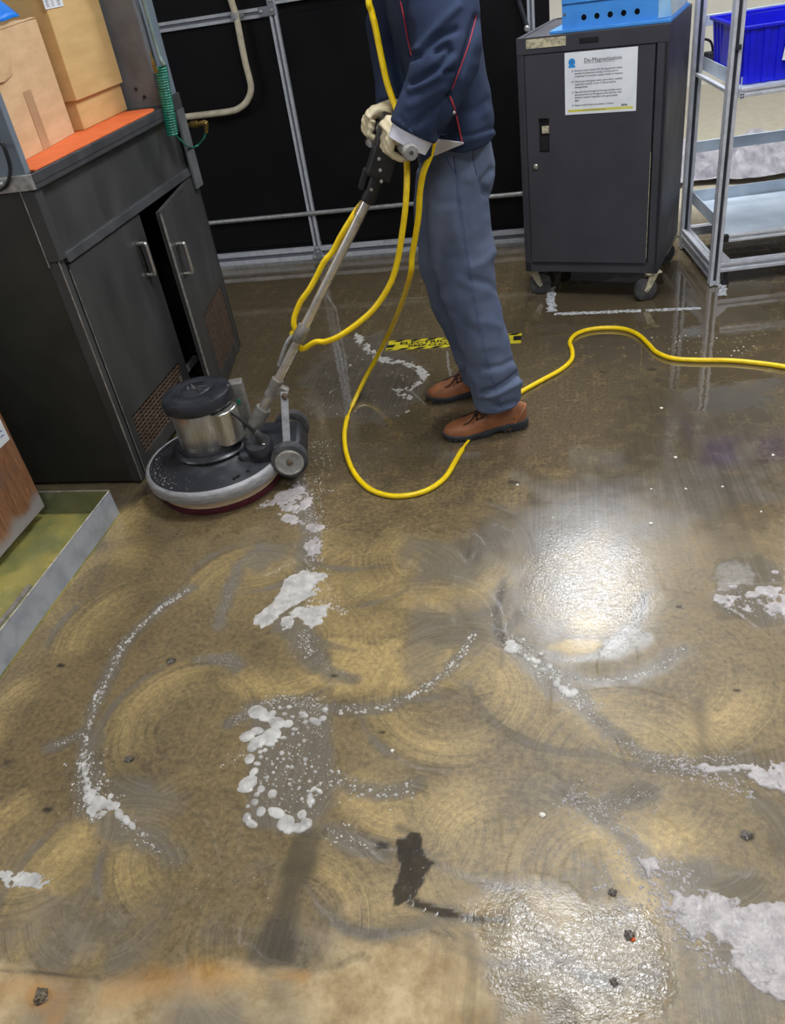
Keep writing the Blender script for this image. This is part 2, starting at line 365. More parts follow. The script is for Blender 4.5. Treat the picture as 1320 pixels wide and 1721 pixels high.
stroke(film, TRAILS['arc_left'], .016, 1.2); stroke(film, [(500, 810), (520, 900), (505, 970), (470, 1050), (515, 1065), (520, 1110), (560, 1130)], .045, 1.0)
area(film, [(405, 1185), (480, 1168), (560, 1185), (568, 1300), (560, 1350), (520, 1405), (455, 1400), (412, 1388), (408, 1330), (425, 1270)], 1.0, .02, .02)
area(film, [(850, 1060), (900, 1080), (990, 1160), (1000, 1215), (930, 1180), (862, 1110)], .95, .02, .03)
area(film, [(1060, 1410), (1110, 1430), (1320, 1470), (1320, 1700), (1210, 1640), (1130, 1560)], .9, .03, .04)
area(film, [(1120, 1270), (1320, 1250), (1320, 1345), (1200, 1320)], .9, .03, .04)
area(film, [(1190, 940), (1320, 930), (1320, 1060), (1210, 1040)], .9, .03, .04)
area(film, [(0, 1400), (110, 1480), (230, 1530), (250, 1590), (120, 1600), (0, 1590)], .7, .05, .08)
area(film, [(850, 890), (960, 860), (960, 1000), (900, 1060), (840, 1010)], .65, .03, .05)
area(film, [(565, 565), (640, 560), (720, 620), (715, 665), (640, 720), (520, 700), (500, 640)], .8, .03, .05)
stroke(film, [(150, 1230), (150, 1330), (180, 1385), (290, 1440)], .05, .9)
# dark stains and broader darker areas
area(dark, [(664, 1412), (700, 1412), (738, 1450), (722, 1476), (702, 1512), (664, 1520), (660, 1470)], 1.6, .004, .03)
stroke(dark, [(690, 1515), (745, 1535), (800, 1545), (850, 1548)], .012, 1.2); stroke(dark, [(690, 1400), (670, 1390)], .012, .8)
stroke(dark, [(800, 1548), (700, 1550), (600, 1580)], .014, .55)
area(dark, [(500, 1390), (545, 1400), (530, 1450), (500, 1520), (490, 1620), (415, 1618), (440, 1560), (470, 1470)], .75, .012, .02)
area(dark, [(770, 860), (1000, 820), (1080, 850), (960, 930), (900, 960), (840, 940), (790, 960)], .6, .05, .08)
area(dark, [(1045, 655), (1180, 650), (1200, 760), (1050, 860), (960, 830), (1020, 740)], .6, .08, .1)
stroke(dark, [(1175, 1180), (1180, 1240), (1190, 1290)], .02, .6)
area(dark, [(915, 455), (1120, 450), (1180, 500), (960, 505)], .75, .05, .05)  # darker floor beneath and just before the cart
for p in [(640, 1230), (560, 1135), (285, 1110), (215, 1275), (100, 1118), (75, 1360), (1255, 1405), (1235, 1160), (1140, 1020), (10, 1280), (640, 1420)]:
    stroke(dark, [p, (p[0] + 6, p[1] + 1)], .008, 1.3, .9)
for (x, y) in [(1090, 620), (1105, 640), (1160, 630), (1010, 625), (1125, 650), (1030, 575), (1060, 575), (860, 810), (905, 870)]: stroke(dark, [(x, y), (x + 8, y + 1)], .012, 1.0, .9)
stroke(dark, [(848, 985), (830, 1040), (846, 1075), (842, 1120)], .012, .7)
stroke(dark, [(1085, 1000), (1078, 1045), (1030, 1080)], .006, .8)
wallline = np.exp(-((GY - 2.15) / .1) ** 2) * (GX < -1.5) * .7; dark = np.maximum(dark, wallline)  # darker band along the near foot of the cabinet
# dry, paler concrete in the foreground, rusty at the left
area(beige, [(0, 1625), (170, 1642), (420, 1625), (500, 1640), (640, 1600), (830, 1590), (960, 1690), (1000, 1760), (-60, 1760)], 1.0, .012, .03)
area(beige, [(640, 1555), (840, 1560), (835, 1640), (640, 1640)], .7, .03, .05)
area(beige, [(60, 1540), (210, 1520), (230, 1600), (90, 1620)], .6, .04, .06)
area(beige, [(500, 1560), (600, 1520), (620, 1600), (520, 1660)], .6, .03, .05)
stroke(dark, [(0, 1630), (80, 1636), (165, 1643)], .004, .9, .2); stroke(dark, [(420, 1622), (490, 1622)], .004, .8, .2)
stroke(dark, [(790, 1575), (800, 1640), (790, 1721)], .02, .6); area(dark, [(420, 1650), (500, 1640), (560, 1721), (400, 1721)], .35, .02, .05)
stroke(rust, [(60, 1670), (95, 1690), (90, 1715)], .02, 1.2); stroke(rust, [(200, 1660), (330, 1640), (400, 1640)], .035, .6); stroke(rust, [(0, 1660), (120, 1665)], .04, .45); stroke(rust, [(470, 1640), (510, 1640)], .015, .7)
area(tan, [(500, 1140), (560, 1110), (545, 1070), (610, 1075), (800, 1090), (700, 1150), (600, 1170)], .95, .02, .04)
area(tan, [(890, 1095), (960, 1075), (1040, 1080), (960, 1110)], 1.0, .01, .02)
# chalky marks and salt lines
for p in [[(752, 590), (754, 615), (760, 640)], [(640, 503), (720, 500)], [(540, 480), (565, 520), (580, 600), (590, 680)], [(700, 645), (690, 655), (715, 680)]]: stroke(haze, p, .006, .6)
area(haze, [(1200, 950), (1260, 945), (1270, 985), (1205, 990)], .45, .02, .06)
dark = np.maximum(dark, np.clip((N3 - .42) * 1.6, 0, .5) * np.clip((GX + .5) / .4, 0, 1) * (GY < 2.6))
wet = np.clip((GY - 1.75) / .55, 0, 1) * .85; wet = np.maximum(wet, np.clip(film, 0, 1) * .6); wet = np.maximum(wet, (dark > 1) * .75)
area(wet, [(800, 1560), (870, 1505), (1080, 1530), (1135, 1580), (1140, 1660), (1100, 1740), (830, 1740)], .9, .03, .05)
beige *= 1 - .85 * np.clip(wet * (GY < 1.0), 0, 1); area(wet, [(860, 500), (960, 470), (1330, 430), (1330, 690), (1180, 720), (1080, 640), (900, 600)], 1.0, .08, .08); area(wet, [(560, 560), (650, 560), (730, 620), (700, 690), (560, 720), (500, 650)], 1.0, .06, .06)
wet *= (1 - .9 * np.clip(beige, 0, 1))
ripple = np.zeros(GX.shape); area(ripple, [(790, 1530), (880, 1500), (1060, 1530), (1130, 1590), (1130, 1660), (1090, 1721), (850, 1721)], .8, .04, .05); area(dark, [(800, 1540), (880, 1510), (1060, 1535), (1130, 1590), (1130, 1650), (1060, 1700), (850, 1690)], .55, .04, .06)
area(ripple, [(860, 960), (910, 900), (1000, 880), (1080, 930), (1110, 1010), (1060, 1080), (960, 1080), (880, 1040)], .46, .05, .05)
area(ripple, [(664, 1412), (700, 1412), (738, 1450), (722, 1476), (702, 1512), (664, 1520), (660, 1470)], .3, .006, .02)
wet = np.maximum(wet, np.clip(ripple * 1.4, 0, .8))
me = D.meshes.new('floor'); nv = nx * ny
zz = (fbm(GX, GY, 3, 5) - .5) * .0008
me.vertices.add(nv); me.vertices.foreach_set('co', np.stack([GX, GY, zz], -1).astype(np.float32).ravel())
ii = (np.arange(ny - 1)[:, None] * nx + np.arange(nx - 1)[None, :]).ravel()
quads = np.stack([ii, ii + 1, ii + nx + 1, ii + nx], -1).astype(np.int32)
me.loops.add(quads.size); me.loops.foreach_set('vertex_index', quads.ravel())
me.polygons.add(len(quads)); me.polygons.foreach_set('loop_start', np.arange(0, quads.size, 4, dtype=np.int32))
me.update(calc_edges=True)
def layer(name, a):
    at = me.attributes.new(name, 'FLOAT_COLOR', 'POINT'); at.data.foreach_set('color', np.stack([np.clip(k, 0, 2) for k in a], -1).astype(np.float32).ravel())
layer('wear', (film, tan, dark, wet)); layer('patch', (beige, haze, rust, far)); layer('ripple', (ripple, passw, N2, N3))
at = me.attributes.new('flow', 'FLOAT_VECTOR', 'POINT'); at.data.foreach_set('vector', flow.astype(np.float32).ravel())
for p in me.polygons: p.use_smooth = True
def floormat():
    k = NT('wet_scrubbed_concrete'); o = k.obj()
    def attr(n):
        a = k.n('ShaderNodeAttribute', attribute_name=n); s = k.n('ShaderNodeSeparateColor'); k.l(a.outputs['Color'], s.inputs[0])
        return list(s.outputs[:3]) + [a.outputs['Alpha']], a
    (film, tan, dark, wet), _ = attr('wear'); (beige, haze, rust, far), _ = attr('patch'); (rip, n1, n2, n3), _ = attr('ripple')
    fv = k.n('ShaderNodeAttribute', attribute_name='flow').outputs['Vector']
    st1 = k.noise(k.scale(fv, (70, 3.2, 1)), 1.0, 4, .62, .25); st2 = k.noise(k.scale(fv, (210, 9, 1)), 1.0, 4, .7, .3)
    f1 = k.noise(o, 14, 6, .65); f2 = k.noise(o, 75, 6, .7); f3 = k.noise(o, 330, 3, .6)
    M_ = k.math
    streak = M_('ADD', M_('MULTIPLY', st1, .55), M_('MULTIPLY', st2, .45))
    # tan cement showing through where the pad has cut
    t = M_('ADD', M_('MULTIPLY', tan, .9), M_('MULTIPLY', M_('SUBTRACT', streak, .5), M_('ADD', M_('MULTIPLY', n1, 1.25), .7))); t = M_('ADD', t, M_('MULTIPLY', M_('SUBTRACT', f1, .5), k.ramp(wet, .4, .9, .5, 1.15)))
    t = M_('ADD', t, M_('MULTIPLY', M_('SUBTRACT', f2, .5), .5)); t = k.ramp(t, .02, .95)
    c = k.mix(t, s2l((95, 83, 63)), s2l((178, 153, 103)))
    g = k.ramp(M_('ADD', f2, M_('MULTIPLY', M_('SUBTRACT', f3, .5), .5)), .32, .68, .72, 1.2)
    c = k.mix(1.0, c, g, 'MULTIPLY')
    be = k.ramp(M_('ADD', beige, M_('MULTIPLY', M_('SUBTRACT', f1, .5), .9)), .25, .8)
    c = k.mix(be, c, k.mix(k.ramp(M_('ADD', M_('MULTIPLY', f1, .7), M_('MULTIPLY', f2, .3)), .38, .62), s2l((150, 124, 84)), s2l((194, 172, 132))))
    c = k.mix(k.ramp(M_('ADD', rust, M_('MULTIPLY', M_('SUBTRACT', f1, .5), .8)), .15, .9, 0, .75), c, s2l((190, 136, 62)))
    fm = k.ramp(M_('ADD', film, M_('MULTIPLY', M_('SUBTRACT', f1, .5), .7)), .3, .9, 0, .82)
    c = k.mix(fm, c, k.mix(k.ramp(st2, .4, .6), s2l((104, 97, 86)), s2l((122, 115, 104))))
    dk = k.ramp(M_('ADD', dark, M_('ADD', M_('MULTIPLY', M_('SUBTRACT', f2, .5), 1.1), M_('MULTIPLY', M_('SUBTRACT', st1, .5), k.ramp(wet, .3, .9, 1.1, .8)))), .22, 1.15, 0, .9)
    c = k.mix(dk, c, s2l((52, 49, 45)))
    hz = k.ramp(M_('ADD', haze, M_('MULTIPLY', M_('SUBTRACT', f2, .5), .9)), .2, .8, 0, .8)
    c = k.mix(hz, c, s2l((182, 178, 172)))
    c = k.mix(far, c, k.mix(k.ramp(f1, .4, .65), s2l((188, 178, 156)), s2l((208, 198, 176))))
    # hairline cracks
    v = k.n('ShaderNodeTexVoronoi', feature='DISTANCE_TO_EDGE'); v.inputs['Scale'].default_value = 5.2
    wv = k.n('ShaderNodeVectorMath', operation='ADD'); k.l(o, wv.inputs[0]); k.l(k.scale(k.n('ShaderNodeTexNoise').outputs['Color'], (.0, .0, 0)), wv.inputs[1])
    nz = k.n('ShaderNodeTexNoise'); nz.inputs['Scale'].default_value = 9; nz.inputs['Detail'].default_value = 5; k.l(o, nz.inputs['Vector'])
    k.l(k.scale(nz.outputs['Color'], (.16, .16, 0)), wv.inputs[1]); k.l(wv.outputs[0], v.inputs['Vector'])
    cr = M_('MULTIPLY', k.ramp(v.outputs['Distance'], .004, .0008), k.ramp(k.noise(o, 4.3, 2), .60, .66))
    c = k.mix(M_('MULTIPLY', cr, .5), c, s2l((60, 50, 38)))
    sp = k.ramp(k.noise(o, 120, 2), .735, .76); c = k.mix(M_('MULTIPLY', sp, .7), c, s2l((62, 54, 44)))
    k.l(c, k.b.inputs['Base Color'])
    r = k.math('ADD', k.ramp(wet, 0, .95, .36, .012), M_('MULTIPLY', be, .3)); r = M_('ADD', r, M_('MULTIPLY', k.ramp(f1, .35, .65), k.ramp(wet, .6, .98, .05, .008)))
    k.l(r, k.b.inputs['Roughness']); k.b.inputs['IOR'].default_value = 1.46
    rp = k.noise(k.scale(o, (62, 105, 1)), 1.0, 4, .6, 1.6)
    h = M_('ADD', M_('MULTIPLY', st2, .35), M_('MULTIPLY', f2, .5)); h = M_('MULTIPLY', h, M_('MULTIPLY', k.ramp(wet, 0, .98, 1.0, .004), k.ramp(rip, 0, .4, 1, 0)))
    rg = k.noise(o, 120, 3, .55, .8)
    h = M_('ADD', h, M_('MULTIPLY', M_('MULTIPLY', M_('ADD', rp, M_('MULTIPLY', rg, 1.2)), rip), .85))
    h = M_('ADD', h, M_('MULTIPLY', k.noise(o, 9, 2), k.ramp(wet, .6, .98, .5, .35)))
    k.bump(h, .5, .0022)
    # standing water film over the pools: its own smooth, slightly rippled coat
    cw = M_('MULTIPLY', k.ramp(M_('ADD', wet, M_('MULTIPLY', M_('SUBTRACT', f1, .5), .22)), .80, .98), k.ramp(rip, .1, .6, 1.0, .75)); k.l(cw, k.b.inputs['Coat Weight'])
    k.b.inputs['Coat IOR'].default_value = 1.95; k.b.inputs['Coat Roughness'].default_value = .025
    b2 = k.n('ShaderNodeBump'); b2.inputs['Strength'].default_value = .5; b2.inputs['Distance'].default_value = .0012
    k.l(M_('ADD', k.noise(o, 16, 3, .5), M_('MULTIPLY', M_('MULTIPLY', M_('ADD', rp, M_('MULTIPLY', rg, 1.2)), rip), 2.3)), b2.inputs['Height']); k.l(b2.outputs[0], k.b.inputs['Coat Normal']); return k.m
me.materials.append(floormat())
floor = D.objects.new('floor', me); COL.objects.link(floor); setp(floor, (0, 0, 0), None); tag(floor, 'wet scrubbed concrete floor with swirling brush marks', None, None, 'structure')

# ------------------------------------------------------------------ suds: low foam with real thickness, one object for each patch
def foam(name, label, polys=(), blobs=(), trails=(), seed=1, step=.0022, hmax=.0035, drops=(), mat='foam'):
    rr = np.random.RandomState(seed); P = []
    for p, *_ in polys: P += fl2(p)
    bl = []
    for (x, y, r, *e) in blobs:
        c = FL(x, y); m = (FL(x + r, y) - c).length; bl.append((c.x, c.y, m, e[0] if e else 1.0, e[1] if len(e) > 1 else 0.0)); P.append((c.x, c.y))
    g = MB()
    if P:
        a = np.array(P); pad = .05
        gx = np.arange(a[:, 0].min() - pad, a[:, 0].max() + pad, step); gy = np.arange(a[:, 1].min() - pad, a[:, 1].max() + pad, step)
        X, Y = np.meshgrid(gx, gy); H = np.full(X.shape, -1.0)
        w1 = fbm(X, Y, 28, seed + 50) - .5; w2 = fbm(X, Y, 90, seed + 70, 3) - .5
        for p, thick, soft, holes in polys:
            q = fl2(p); d = segdist(X, Y, q + q[:1]); d = np.where(inside(X, Y, q), d, -d)
            H = np.maximum(H, np.where(d > 0, np.minimum(d / soft, 1) * thick, d / .012) + w1 * 1.3 * holes + w2 * 1.5 * holes)
        for bx, by, r, el, an in bl:
            W_ = (slice(max(0, int((by - gy[0] - r * 2.2) / step)), int((by - gy[0] + r * 2.2) / step) + 2), slice(max(0, int((bx - gx[0] - r * 2.2) / step)), int((bx - gx[0] + r * 2.2) / step) + 2))
            dx = X[W_] - bx; dy = Y[W_] - by; u = dx * math.cos(an) + dy * math.sin(an); w = -dx * math.sin(an) + dy * math.cos(an)
            d = np.hypot(u / el, w * 1.0) / r
            H[W_] = np.maximum(H[W_], (1 - d + (w1[W_] * .55 + w2[W_] * .3) * min(1, r / .014)) * 1.1)
        on = H > 0; idx = -np.ones(X.shape, int)
        cell = on[:-1, :-1] | on[1:, :-1] | on[:-1, 1:] | on[1:, 1:]
        use = np.zeros(X.shape, bool); use[:-1, :-1] |= cell; use[1:, :-1] |= cell; use[:-1, 1:] |= cell; use[1:, 1:] |= cell
        ks = np.argwhere(use); idx[use] = np.arange(len(ks))
        # pull the outer rim onto the contour so the outline is smooth, and let it dip under the floor skin
        gyy, gxx = np.gradient(H, step); gm = np.maximum(gxx ** 2 + gyy ** 2, 60.0 ** 2)
        off = np.where(H < 0, -H / gm, 0); px = X + np.clip(gxx * off, -step * .9, step * .9); py = Y + np.clip(gyy * off, -step * .9, step * .9)
        z = np.where(H > 0, .0009 + hmax * np.sqrt(np.clip(H, 0, 1.0)) * (.75 + .7 * (w2 + .5)), -.0006)
        vs = np.stack([px[use], py[use], z[use]], -1)
        cj = np.argwhere(cell)
        g.add(vs.tolist(), [(idx[j, i], idx[j, i + 1], idx[j + 1, i + 1], idx[j + 1, i]) for j, i in cj])
    def dome(x, y, r, el=1.0, an=0.0):
        o = len(g.v); n = 7; h = r * .55
        for q, zz in ((1.0, -.0004), (.72, h * .72)):
            for k in range(n):
                t = 2 * math.pi * k / n; u, w = r * q * math.cos(t) * el, r * q * math.sin(t)
                g.v.append((x + u * math.cos(an) - w * math.sin(an), y + u * math.sin(an) + w * math.cos(an), zz))
        g.v.append((x, y, h))
        for k in range(n):
            j = (k + 1) % n; g.f.append((o + k, o + j, o + n + j, o + n + k)); g.f.append((o + n + k, o + n + j, o + 2 * n))
    for px, w, n, r0, r1 in trails:
        q = [Vector(p) for p in fl2(px)]; L = [0]
        for a, b in zip(q[:-1], q[1:]): L.append(L[-1] + (b - a).length)
        for _ in range(int(n * 1.5)):
            t = rr.rand() * L[-1]; i = max(0, min(len(q) - 2, int(np.searchsorted(L, t)) - 1)); f = (t - L[i]) / max(L[i + 1] - L[i], 1e-6)
            c = q[i].lerp(q[i + 1], f); d = (q[i + 1] - q[i]).normalized(); s = rr.randn() * w
            r = 1.2 * (r0 + (r1 - r0) * rr.rand() ** 3.0)
            dome(c.x - d.y * s, c.y + d.x * s, r, 1 + .5 * rr.rand(), math.atan2(d.y, d.x))
    for poly, n, r0, r1 in drops:
        q = fl2(poly); a = np.array(q); k = 0
        while k < n:
            x = a[:, 0].min() + rr.rand() * np.ptp(a[:, 0]); y = a[:, 1].min() + rr.rand() * np.ptp(a[:, 1])
            if inside(np.array([x]), np.array([y]), q)[0]: dome(x, y, r0 + (r1 - r0) * rr.rand() ** 3, 1 + .4 * rr.rand(), rr.rand() * 3); k += 1
    o = ob(name, g, M[mat], fix=False)
    for p in o.data.polygons: p.use_smooth = True
    return tag(o, label, 'foam', 'soap suds left on the floor', 'stuff')
def zb(x0, y0, s, L): return [(x0 + x / s, y0 + y / s, r / s, *e) for x, y, r, *e in L]
T = TRAILS
foam('foam_patch', 'patch of separate round white suds around a dark pool, left of floor centre', blobs=zb(360, 1130, 4.125, [
    (300, 275, 52, 1.3, 2.9), (355, 310, 40, 1.4, 2.6), (430, 345, 48, 1.4, 2.7), (515, 358, 36), (405, 285, 26), (235, 440, 46, 1.2, .5), (290, 410, 34, 1.5, .3), (310, 480, 50, 1.3, .6), (400, 432, 52, 1.2), (265, 525, 34), (385, 495, 26, 1.6, 2.8),
    (245, 600, 42, .8), (320, 552, 17), (355, 540, 18), (325, 588, 16), (300, 635, 18, 1.5), (235, 765, 52, 1.4, 1.0), (275, 690, 30, 1.2, 1), (215, 812, 28, 2.0, 0), (325, 810, 27), (295, 850, 20), (405, 845, 36), (282, 900, 28), (235, 930, 15),
    (325, 965, 44, .85), (230, 1005, 40, .8, .2), (260, 1050, 28, 1.6, 2.8), (430, 975, 42, 1.7, 2.8), (500, 1040, 58), (520, 1085, 40), (610, 985, 40, .8), (640, 1050, 44), (590, 1080, 36, 1.5), (670, 895, 30), (665, 860, 24), (690, 810, 18, 1.5, 1), (730, 825, 18, 1.6, 2.6),
    (635, 345, 18), (620, 295, 22, 1.8, 2.7), (700, 340, 26, 2, 2.6), (770, 260, 24, 1, 1), (755, 320, 26), (470, 560, 18), (522, 568, 10), (440, 600, 10), (482, 602, 12), (630, 605, 17), (632, 638, 12), (508, 655, 15), (540, 658, 15), (678, 655, 12), (702, 690, 14), (635, 703, 10), (495, 693, 10), (412, 695, 12),
    (370, 728, 14), (428, 742, 10), (590, 755, 11), (662, 755, 13), (523, 775, 13), (592, 800, 12), (542, 812, 9), (650, 825, 12), (608, 878, 15), (540, 855, 8), (473, 880, 8), (665, 930, 15), (625, 475, 15), (590, 505, 12), (545, 430, 14), (585, 422, 10), (480, 455, 15, 1.6), (425, 478, 14, 1.5), (560, 395, 14, 1.8), (520, 240, 14, 1.6), (455, 245, 14), (490, 290, 14, 1.5), (545, 310, 12, 1.5), (580, 570, 8), (365, 600, 10), (405, 638, 12), (430, 662, 9), (728, 585, 9), (410, 780, 10), (325, 770, 10)]),
    drops=[([(455, 1190), (560, 1180), (560, 1330), (530, 1390), (440, 1370), (430, 1280)], 420, .0006, .0026), ([(500, 1175), (555, 1185), (545, 1240), (500, 1225)], 200, .0006, .002)], trails=[(T['arc_mid'], .007, 150, .0006, .004), (T['pool_right'], .016, 90, .0007, .003), (T['arc_low'], .014, 40, .0006, .0025), (T['thin_a'], .01, 110, .0005, .0018), ([(370, 1290), (405, 1270), (420, 1250)], .01, 24, .0008, .0022), ([(545, 1180), (500, 1172), (440, 1178)], .012, 130, .0005, .002)], seed=3)
foam('foam_patch', 'smooth two-lobed sheet of suds below the trail from the scrubbing machine',
     polys=[([(510, 958), (525, 962), (530, 985), (520, 1005), (500, 1015), (480, 1028), (458, 1048), (440, 1055), (427, 1048), (428, 1036), (445, 1020), (462, 1010), (472, 990), (480, 975)], 1.2, .02, .75), ([(520, 960), (548, 965), (545, 990), (520, 1010), (505, 990)], .5, .015, 1.5),
            ([(475, 1038), (500, 1022), (530, 1020), (555, 1015), (542, 1045), (525, 1055), (500, 1040), (490, 1055), (475, 1057), (468, 1048)], .8, .015, 1.1)],
     trails=[([(520, 960), (540, 1000), (545, 1030)], .02, 160, .0006, .0025), ([(545, 1018), (570, 1026), (584, 1030)], .006, 30, .0008, .003), ([(512, 1058), (510, 1080), (525, 1100)], .01, 70, .0006, .003), (T['mid_arc'], .008, 50, .0005, .0016), (T['upper_arc'], .006, 60, .0005, .0012), ([(500, 945), (470, 955), (445, 970)], .004, 40, .0006, .002)], seed=9)
foam('foam_patch', 'streaky splash of grey suds trailing from beneath the scrubbing machine',
     polys=[([(500, 812), (520, 830), (525, 848), (500, 862), (478, 860), (455, 850), (430, 855), (460, 835)], .55, .02, 1.5), ([(468, 862), (500, 868), (512, 880), (490, 880), (472, 875)], .6, .012, 1.2), ([(515, 903), (540, 905), (535, 930), (525, 945), (512, 920)], .35, .012, 1.6), ([(520, 880), (545, 885), (540, 895), (515, 892)], .4, .01, 1.5)],
     trails=[([(505, 815), (520, 850), (528, 885), (526, 930), (522, 965)], .018, 420, .0006, .0026), ([(520, 810), (545, 850), (552, 895)], .02, 110, .0006, .002), ([(540, 740), (535, 790), (520, 815)], .03, 150, .0006, .0026), ([(430, 856), (445, 852)], .004, 20, .0006, .002), ([(535, 822), (560, 825)], .004, 14, .0007, .002), ([(570, 650), (540, 700)], .06, 60, .0008, .0028), ([(545, 965), (560, 962)], .004, 10, .0006, .0018)], seed=14, hmax=.0025, mat='foam_thin')
foam('foam_patch', 'long thin curved line of bubbles widening to a clump at the left',
     blobs=[(152, 1335, 8, 1.4, 1), (165, 1345, 9), (178, 1352, 8, 1.4, .4), (160, 1358, 9, 1.5, .8), (150, 1345, 6), (172, 1368, 6), (190, 1355, 8, 1.4, .3), (200, 1368, 7, 1.6, 2.4), (212, 1378, 6, 1.8, 2.4), (222, 1388, 5, 1.8, 2.4), (146, 1325, 6), (166, 1326, 4), (140, 1285, 5, .8), (143, 1300, 6, .8), (137, 1270, 3.5), (145, 1312, 5), (186, 1338, 5), (160, 1170, 4, .8), (240, 1402, 3), (156, 1370, 5)],
     trails=[(T['arc_left'], .005, 420, .0006, .0034), ([(140, 1270), (150, 1330), (175, 1370)], .022, 240, .0007, .003), (T['left_tail'], .008, 70, .0006, .002), (T['left_in'], .006, 30, .0006, .0016), ([(270, 1432), (350, 1470), (460, 1500)], .02, 40, .0005, .0012), ([(205, 1072), (215, 1080)], .012, 30, .0007, .002), (T['thin_b'], .01, 40, .0005, .0012)], seed=21)
foam('foam_patch', 'comet-shaped cluster of loose bubbles beside the bright lamp reflection',
     blobs=[(862, 1090, 11, 1.3, .3), (858, 1080, 5, 1.8, .3), (883, 1103, 5), (896, 1108, 6), (903, 1112, 7), (925, 1120, 7), (914, 1126, 5), (910, 1100, 5), (889, 1090, 3), (894, 1086, 3), (880, 1076, 4), (935, 1150, 7, .8), (938, 1142, 5), (948, 1160, 9, 1.3, 2.6), (965, 1163, 8, 1.2, .6), (926, 1140, 4), (968, 1140, 4), (955, 1170, 5), (900, 1122, 4), (873, 1098, 4), (887, 1109, 4), (957, 1152, 4), (962, 1172, 4)],
     trails=[([(850, 1075), (900, 1110), (950, 1160), (985, 1190)], .012, 300, .0007, .0028), (T['fan_a'], .006, 110, .0006, .0022), (T['fan_b'], .006, 150, .0007, .0028), (T['fan_c'], .014, 170, .0006, .0018), (T['crest'], .01, 60, .0006, .0018), (T['mid_up'], .006, 60, .0006, .0016), ([(960, 1170), (1000, 1200)], .02, 120, .0006, .0018), ([(800, 1060), (770, 1110), (720, 1160)], .006, 60, .0006, .0015), ([(660, 1195), (690, 1205)], .02, 20, .0006, .0012)], seed=27)
foam('foam_patch', 'grey suds with a few big bubbles at the right edge, level with the lamp reflection',
     polys=[([(1230, 1025), (1290, 1005), (1330, 1010), (1330, 1045), (1290, 1030)], .3, .02, 1.5), ([(1310, 1000), (1335, 1000), (1335, 1050), (1312, 1035)], .9, .015, .8), ([(1202, 1000), (1240, 1005), (1225, 1025), (1200, 1020)], .1, .015, 1.5)],
     blobs=[(1265, 1000, 9, 1.5, .1), (1290, 993, 14, 1.4, .1), (1300, 1003, 8), (1303, 962, 5, 1.4), (1300, 976, 3), (1232, 986, 5, 1.8), (1210, 992, 4, 1.6), (1276, 1010, 4), (1310, 990, 6)],
     drops=[([(1195, 990), (1320, 985), (1330, 1045), (1215, 1030)], 340, .0006, .0026)], seed=33, mat='foam_thin')
foam('foam_patch', 'flat tongue of suds entering from the right edge, lower of the two thin ones',
     polys=[([(1145, 1288), (1200, 1282), (1270, 1283), (1335, 1275), (1335, 1335), (1270, 1318), (1210, 1302)], .75, .03, .95)],
     trails=[([(1090, 1278), (1150, 1290), (1200, 1310), (1270, 1335)], .012, 260, .0006, .0028), ([(1000, 1240), (1090, 1280)], .02, 60, .0006, .0014), ([(1130, 1270), (1240, 1275)], .008, 80, .0006, .002)], seed=39, mat='foam_thin')
foam('foam_patch', 'large pinkish grey sheet of suds in the lower right corner',
     polys=[([(1090, 1475), (1110, 1480), (1150, 1505), (1190, 1490), (1220, 1510), (1260, 1515), (1335, 1505), (1335, 1690), (1290, 1672), (1250, 1645), (1225, 1600), (1200, 1590), (1165, 1572), (1135, 1548), (1110, 1510)], .95, .045, .95), ([(1060, 1438), (1100, 1450), (1120, 1480), (1095, 1480)], .25, .012, 1.4), ([(1280, 1520), (1335, 1510), (1335, 1680), (1260, 1640), (1235, 1580)], 1.0, .03, .45)],
     blobs=[(1242, 1620, 12, 1.3), (1270, 1600, 7), (1255, 1540, 6)],
     trails=[(T['low_right'], .02, 260, .0006, .0026), (T['low_fork'], .008, 80, .0006, .002), ([(1085, 1450), (1110, 1510), (1140, 1555), (1200, 1610), (1215, 1640)], .012, 220, .0008, .0034), ([(955, 1330), (1010, 1380)], .03, 160, .0006, .0014), ([(1050, 1420), (1040, 1500), (1080, 1560)], .03, 130, .0007, .002), ([(850, 1490), (900, 1460), (960, 1430)], .03, 90, .0006, .0014), ([(1000, 1500), (1020, 1485)], .006, 12, .001, .004), ([(1090, 1330), (1120, 1350)], .05, 60, .0006, .0014), ([(1100, 1440), (1170, 1490)], .014, 100, .0007, .0028)], seed=45, mat='foam_thin')
foam('foam_patch', 'thin lacy rim of suds around a puddle between the machine and the worker\'s shoes',
     polys=[([(592, 560), (604, 558), (612, 575), (630, 588), (640, 598), (660, 604), (690, 608), (712, 618), (720, 632), (712, 640), (706, 632), (700, 622), (680, 614), (655, 610), (636, 606), (618, 592), (600, 576)], .25, .012, 1.5), ([(662, 655), (690, 650), (706, 640), (708, 644), (690, 655), (680, 662), (696, 668), (692, 672), (668, 664)], .1, .01, 1.5), ([(655, 700), (670, 694), (690, 690), (672, 700)], .1, .008, 1.3)],
     drops=[([(560, 590), (640, 605), (710, 630), (700, 660), (640, 700), (540, 720), (530, 660)], 150, .0008, .0034), ([(1050, 560), (1290, 560), (1290, 590), (1230, 600), (1080, 590)], 70, .0012, .0045)], seed=51, hmax=.002, step=.004)
foam('foam_patch', 'small wisp of thin suds at the left edge of the foreground',
     polys=[([(0, 1466), (30, 1468), (60, 1470), (88, 1480), (70, 1492), (40, 1484), (10, 1490)], .0, .015, 1.4)], drops=[([(0, 1465), (70, 1465), (90, 1485), (30, 1495)], 80, .0006, .0024)], seed=57, hmax=.002)

